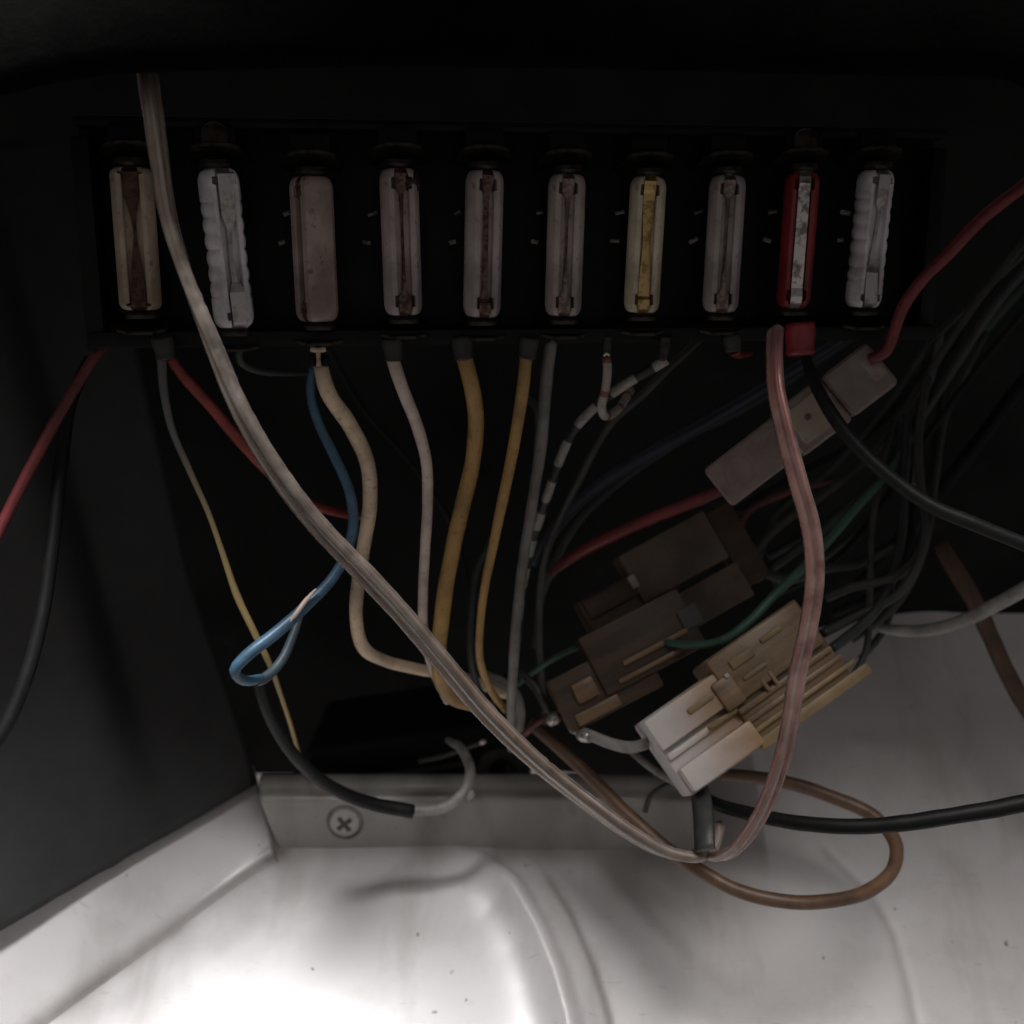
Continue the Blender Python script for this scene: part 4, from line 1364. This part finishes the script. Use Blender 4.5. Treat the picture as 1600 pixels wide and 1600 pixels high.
DM = frame_of((862, 1082), (240, -125), 231, 4)
c3_ = thing('nylon_connector', 'brown nylon connector lying between the dusty one and the white one', 'connector', DM, 'nylon connectors')
hl = cbox(c3_, 'plug_housing', 0, 22, -2.5, 9.5, -9, 0, M['nylon_brown'], 0.7)
hr = cbox(c3_, 'socket_housing', 10, 34, -7.5, 6.2, -9.4, 1.2, M['nylon_brown'], 0.7)
for (u0, u1, v0, v1) in ((16.0, 31.5, 1.0, 2.2), (13.5, 30.0, 4.0, 5.0)):
    cbox(hr, 'socket_ridge', u0, u1, v0, v1, 0.6, 2.2, M['nylon_tan'], 0.35)
cbox(hl, 'latch_rib', 4.0, 9.0, 0.5, 5.0, -1, 1.4, M['nylon_tan'], 0.8)
cbox(c3_, 'latch_slot', 31.2, 35.6, -3.0, 1.6, 0.0, 1.9, M['packed_dirt'], 0.3)
cbox(c3_, 'plug_lip', 2.0, 12.0, 6.4, 9.0, -2, 1.0, M['nylon_tan'], 0.4)

# wires of the connectors
G_L = 'dark loom wires'
wire('green_wire', [(1040, 1004, 232), (1085, 1008, 228), (1130, 1000, 226), (1170, 972, 226), (1215, 925, 228), (1262, 880, 231), (1310, 825, 235), (1345, 785, 239), (1382, 745, 246), (1420, 690, 256), (1480, 590, 272), (1640, 400, 290)],
     [0.9, 0.95, 1.1, 1.1, 1.1, 1.15, 1.2, 1.15, 1.0, 1.0, 1.0, 1.0], W_GREEN, 'teal green wire running from the brown connector up to the dark loom', 'wire', G_L)
wire('green_wire', [(800, 1075, 262), (860, 1032, 246), (900, 1012, 243), (945, 1000, 241), (985, 998, 242)], 0.75, W_GREEN, 'short dim green wire at the back of the brown connector', 'wire', G_L)
loom = [
    ([(1180, 905, 252), (1230, 870, 250), (1300, 815, 250), (1360, 760, 252), (1420, 680, 254), (1480, 590, 252), (1560, 470, 246), (1640, 380, 240)], 1.25, W_SLATE, 'dark slate wire running from the dusty connector up to the edge of the picture'),
    ([(1160, 880, 256), (1220, 820, 256), (1290, 770, 256), (1370, 700, 257), (1440, 600, 256), (1520, 480, 250), (1640, 330, 242)], 1.1, W_DARKGREY, 'dark grey wire crossing behind the milky holder'),
    ([(1185, 870, 259), (1215, 800, 261), (1290, 740, 261), (1380, 640, 260), (1450, 540, 258), (1600, 395, 250)], 1.0, W_SLATE, 'uppermost dark slate wire of the loom'),
    ([(1285, 990, 232), (1340, 962, 236), (1400, 930, 236), (1430, 890, 236), (1445, 840, 238), (1440, 780, 242), (1435, 690, 248), (1448, 590, 254)], 1.15, W_DARKGREY, 'dark grey wire bending down to the white connector behind the black one'),
    ([(1298, 1015, 230), (1345, 978, 234), (1375, 945, 236), (1395, 900, 240), (1408, 840, 244), (1412, 760, 248), (1420, 650, 254)], 1.25, W_SLATE, 'dark slate wire dropping steeply into the white connector'),
    ([(1320, 1075, 240), (1352, 1020, 243), (1358, 960, 244), (1360, 880, 244), (1364, 810, 246), (1378, 740, 250), (1400, 660, 256)], 0.85, W_DARKGREY, 'thin dark grey wire hanging straight down behind the white connector'),
    ([(1290, 935, 240), (1330, 918, 238), (1390, 905, 238), (1425, 880, 240), (1440, 850, 243)], 1.15, W_DARKGREY, 'short dark grey wire looping back towards the pinkish cable'),
    ([(1175, 885, 250), (1230, 905, 246), (1290, 888, 246), (1340, 880, 248), (1400, 850, 254)], 1.3, W_SLATE, 'dark slate wire lying flat over the dusty connector'),
    ([(1430, 760, 250), (1432, 700, 251), (1440, 640, 253), (1458, 580, 255), (1470, 520, 258)], 0.9, W_GREY, 'thin grey wire standing upright behind the running black wire'),
    ([(1150, 840, 262), (1170, 800, 262), (1230, 770, 260), (1300, 750, 262)], 0.85, W_MAROON, 'faint maroon wire under the milky holder'),
    ([(1330, 930, 300), (1420, 830, 285), (1530, 690, 272), (1600, 600, 266), (1700, 500, 260)], 2.2, W_BLACK, 'thick dark cable slanting up at the picture edge'),
]
for (p_, r_, m_, lb) in loom:
    wire('loom_wire', p_, r_, m_, lb, 'wire', G_L)

wire('white_wire', [(1355, 975, 250), (1395, 984, 246), (1445, 985, 243), (1500, 972, 240), (1550, 948, 237), (1605, 918, 233), (1700, 860, 226)], [1.2, 1.4, 1.55, 1.65, 1.7, 1.7, 1.7], W_WHITE,
     'soft greyish white wire curving past the end of the white connector', 'wire')
wire('brown_wire', [(1468, 848, 262), (1490, 885, 260), (1520, 935, 258), (1550, 1000, 258), (1580, 1065, 258), (1625, 1140, 256)], [2.0, 2.4, 2.3, 2.2, 2.2, 2.2], W_DARKBROWN,
     'thick dark brown cable end passing under the greyish white wire', 'cable')

# white connector's outgoing leads at the plug side
wire('white_lead', [(1010, 1162, 222), (985, 1168, 224), (955, 1162, 226), (925, 1150, 229), (895, 1138, 233)], [1.3, 1.4, 1.35, 1.3, 1.2], W_WHITE, 'short white lead entering the plug side of the white connector', 'wire', 'leads of the white connector')
wire('crimp_end', [(922, 1152, 228), (912, 1150, 229), (906, 1148, 230)], [1.35, 1.5, 1.2], M['tab_metal'], 'small pale crimp at the end of the white lead', 'crimp')
wire('crimp_end', [(872, 1118, 238), (866, 1122, 238), (860, 1128, 239)], [1.3, 1.7, 1.3], M['tab_metal'], 'small pale crimp beside the brown connector', 'crimp')
wire('white_lead', [(1075, 1232, 226), (1055, 1222, 228), (1030, 1208, 230), (1005, 1190, 234), (985, 1172, 240)], [0.9, 1.0, 0.95, 0.9, 0.8], W_WHITE, 'thin white lead curving under the white connector', 'wire', 'leads of the white connector')
wire('grey_wire', [(755, 1055, 236), (785, 1066, 236), (806, 1085, 237), (813, 1110, 239), (812, 1140, 244)], [1.2, 1.25, 1.25, 1.2, 1.1], W_GREY, 'short grey wire hooking down behind the long grey one', 'wire')
wire('grey_wire', [(812, 1050, 243), (835, 1072, 241), (850, 1098, 240), (866, 1120, 241)], [1.0, 1.1, 1.0, 1.0], W_DARKGREY, 'short dark grey wire leading to the pale crimp', 'wire')
wire('red_wire', [(815, 1150, 247), (840, 1130, 244), (858, 1118, 243), (880, 1100, 245)], [0.9, 0.9, 0.8, 0.8], W_MAROON, 'tiny red wire end beside the pale crimp', 'wire')
wire('pin_wire', [(655, 1190, 272), (690, 1182, 269), (725, 1170, 266), (752, 1160, 264)], [0.8, 0.8, 0.7, 0.6], W_DARKGREY, 'thin dark wire with a bright tip above the flange', 'wire')
pn = bpy.data.objects['pin_wire']
wire('bright_tip', [(750, 1161, 263.6), (755, 1159, 263.2), (759, 1158, 263)], [0.6, 0.8, 0.5], M['strip_tin'], parent=pn, origin=at(655, 1190, 272))

# brown loop, black lead on the right, thin grey lead on the flange
wire('brown_loop', [(830, 1130, 246), (870, 1165, 242), (930, 1222, 236), (985, 1277, 230), (1040, 1325, 226), (1090, 1358, 223), (1150, 1390, 220), (1220, 1408, 218), (1295, 1408, 219), (1355, 1393, 223), (1395, 1358, 229), (1398, 1315, 235), (1365, 1275, 240), (1300, 1245, 243), (1235, 1224, 244), (1175, 1214, 243), (1120, 1210, 242)],
     [1.6, 1.65, 1.7, 1.75, 1.7, 1.65, 1.6, 1.6, 1.6, 1.6, 1.6, 1.65, 1.7, 1.7, 1.7, 1.6, 1.5], W_BROWN, 'brown wire making a wide flat loop over the white pan', 'wire')
wire('black_lead', [(1075, 1232, 226), (1110, 1252, 222), (1150, 1266, 217), (1210, 1280, 212), (1290, 1290, 207), (1370, 1290, 204), (1470, 1278, 201), (1600, 1255, 198), (1740, 1222, 195)], [1.4, 1.5, 1.55, 1.6, 1.6, 1.65, 1.7, 1.75, 1.75],
     W_BLACK, 'black lead running out from under the white connector across the brown loop', 'wire')
wire('thin_lead', [(1070, 1222, 246), (1040, 1228, 250), (1016, 1245, 252), (1008, 1268, 253)], 0.75, W_DARKGREY, 'thin dark lead curling down onto the flange', 'wire')

# the rest of the tangle behind the connectors
rnd = random.Random(21)
TANGLE = [
    [(1190, 940, 256), (1260, 905, 254), (1330, 850, 256), (1385, 780, 258), (1450, 680, 262), (1540, 560, 262), (1650, 430, 256)],
    [(1200, 870, 262), (1270, 830, 262), (1350, 770, 264), (1440, 650, 268), (1520, 530, 268), (1650, 390, 262)],
    [(1330, 1000, 246), (1385, 960, 246), (1425, 905, 248), (1450, 830, 254), (1462, 740, 260), (1480, 640, 266), (1540, 520, 268)],
    [(1300, 960, 250), (1370, 925, 250), (1415, 870, 252), (1428, 800, 256), (1425, 720, 262), (1445, 620, 268), (1500, 520, 270)],
    [(1345, 1030, 250), (1380, 985, 250), (1400, 930, 252), (1418, 860, 256), (1445, 780, 262), (1462, 690, 268), (1475, 600, 272)],
    [(1210, 915, 266), (1280, 875, 266), (1350, 820, 268), (1400, 750, 270), (1430, 660, 272), (1440, 560, 272)],
    [(1150, 800, 266), (1250, 740, 266), (1340, 690, 268), (1420, 610, 270), (1520, 490, 268), (1650, 350, 262)],
]
for k, pp in enumerate(TANGLE):
    wire('tangle_wire', pp, rnd.uniform(0.85, 1.25), (W_BLACK_DUSTY, W_SLATE, W_DARKGREY)[k % 3], 'thin dark wire lost in the shadowy tangle behind the connectors', 'wire', 'shadowy tangle behind the connectors')
wire('loom_wire', [(835, 1010, 285), (850, 920, 268), (900, 820, 262), (960, 760, 262), (1060, 690, 262), (1160, 640, 262), (1270, 570, 262), (1370, 500, 260)], 1.0, W_SLATE, 'thin slate wire just above the thick navy one', 'wire', G_L)
wire('loom_wire', [(500, 520, 275), (570, 640, 266), (640, 720, 260), (700, 810, 258), (728, 900, 258), (742, 1000, 258), (760, 1110, 262)], 0.8, W_BLACK_DUSTY, 'faint black wire hanging far behind the white and mustard wires', 'wire', G_L)
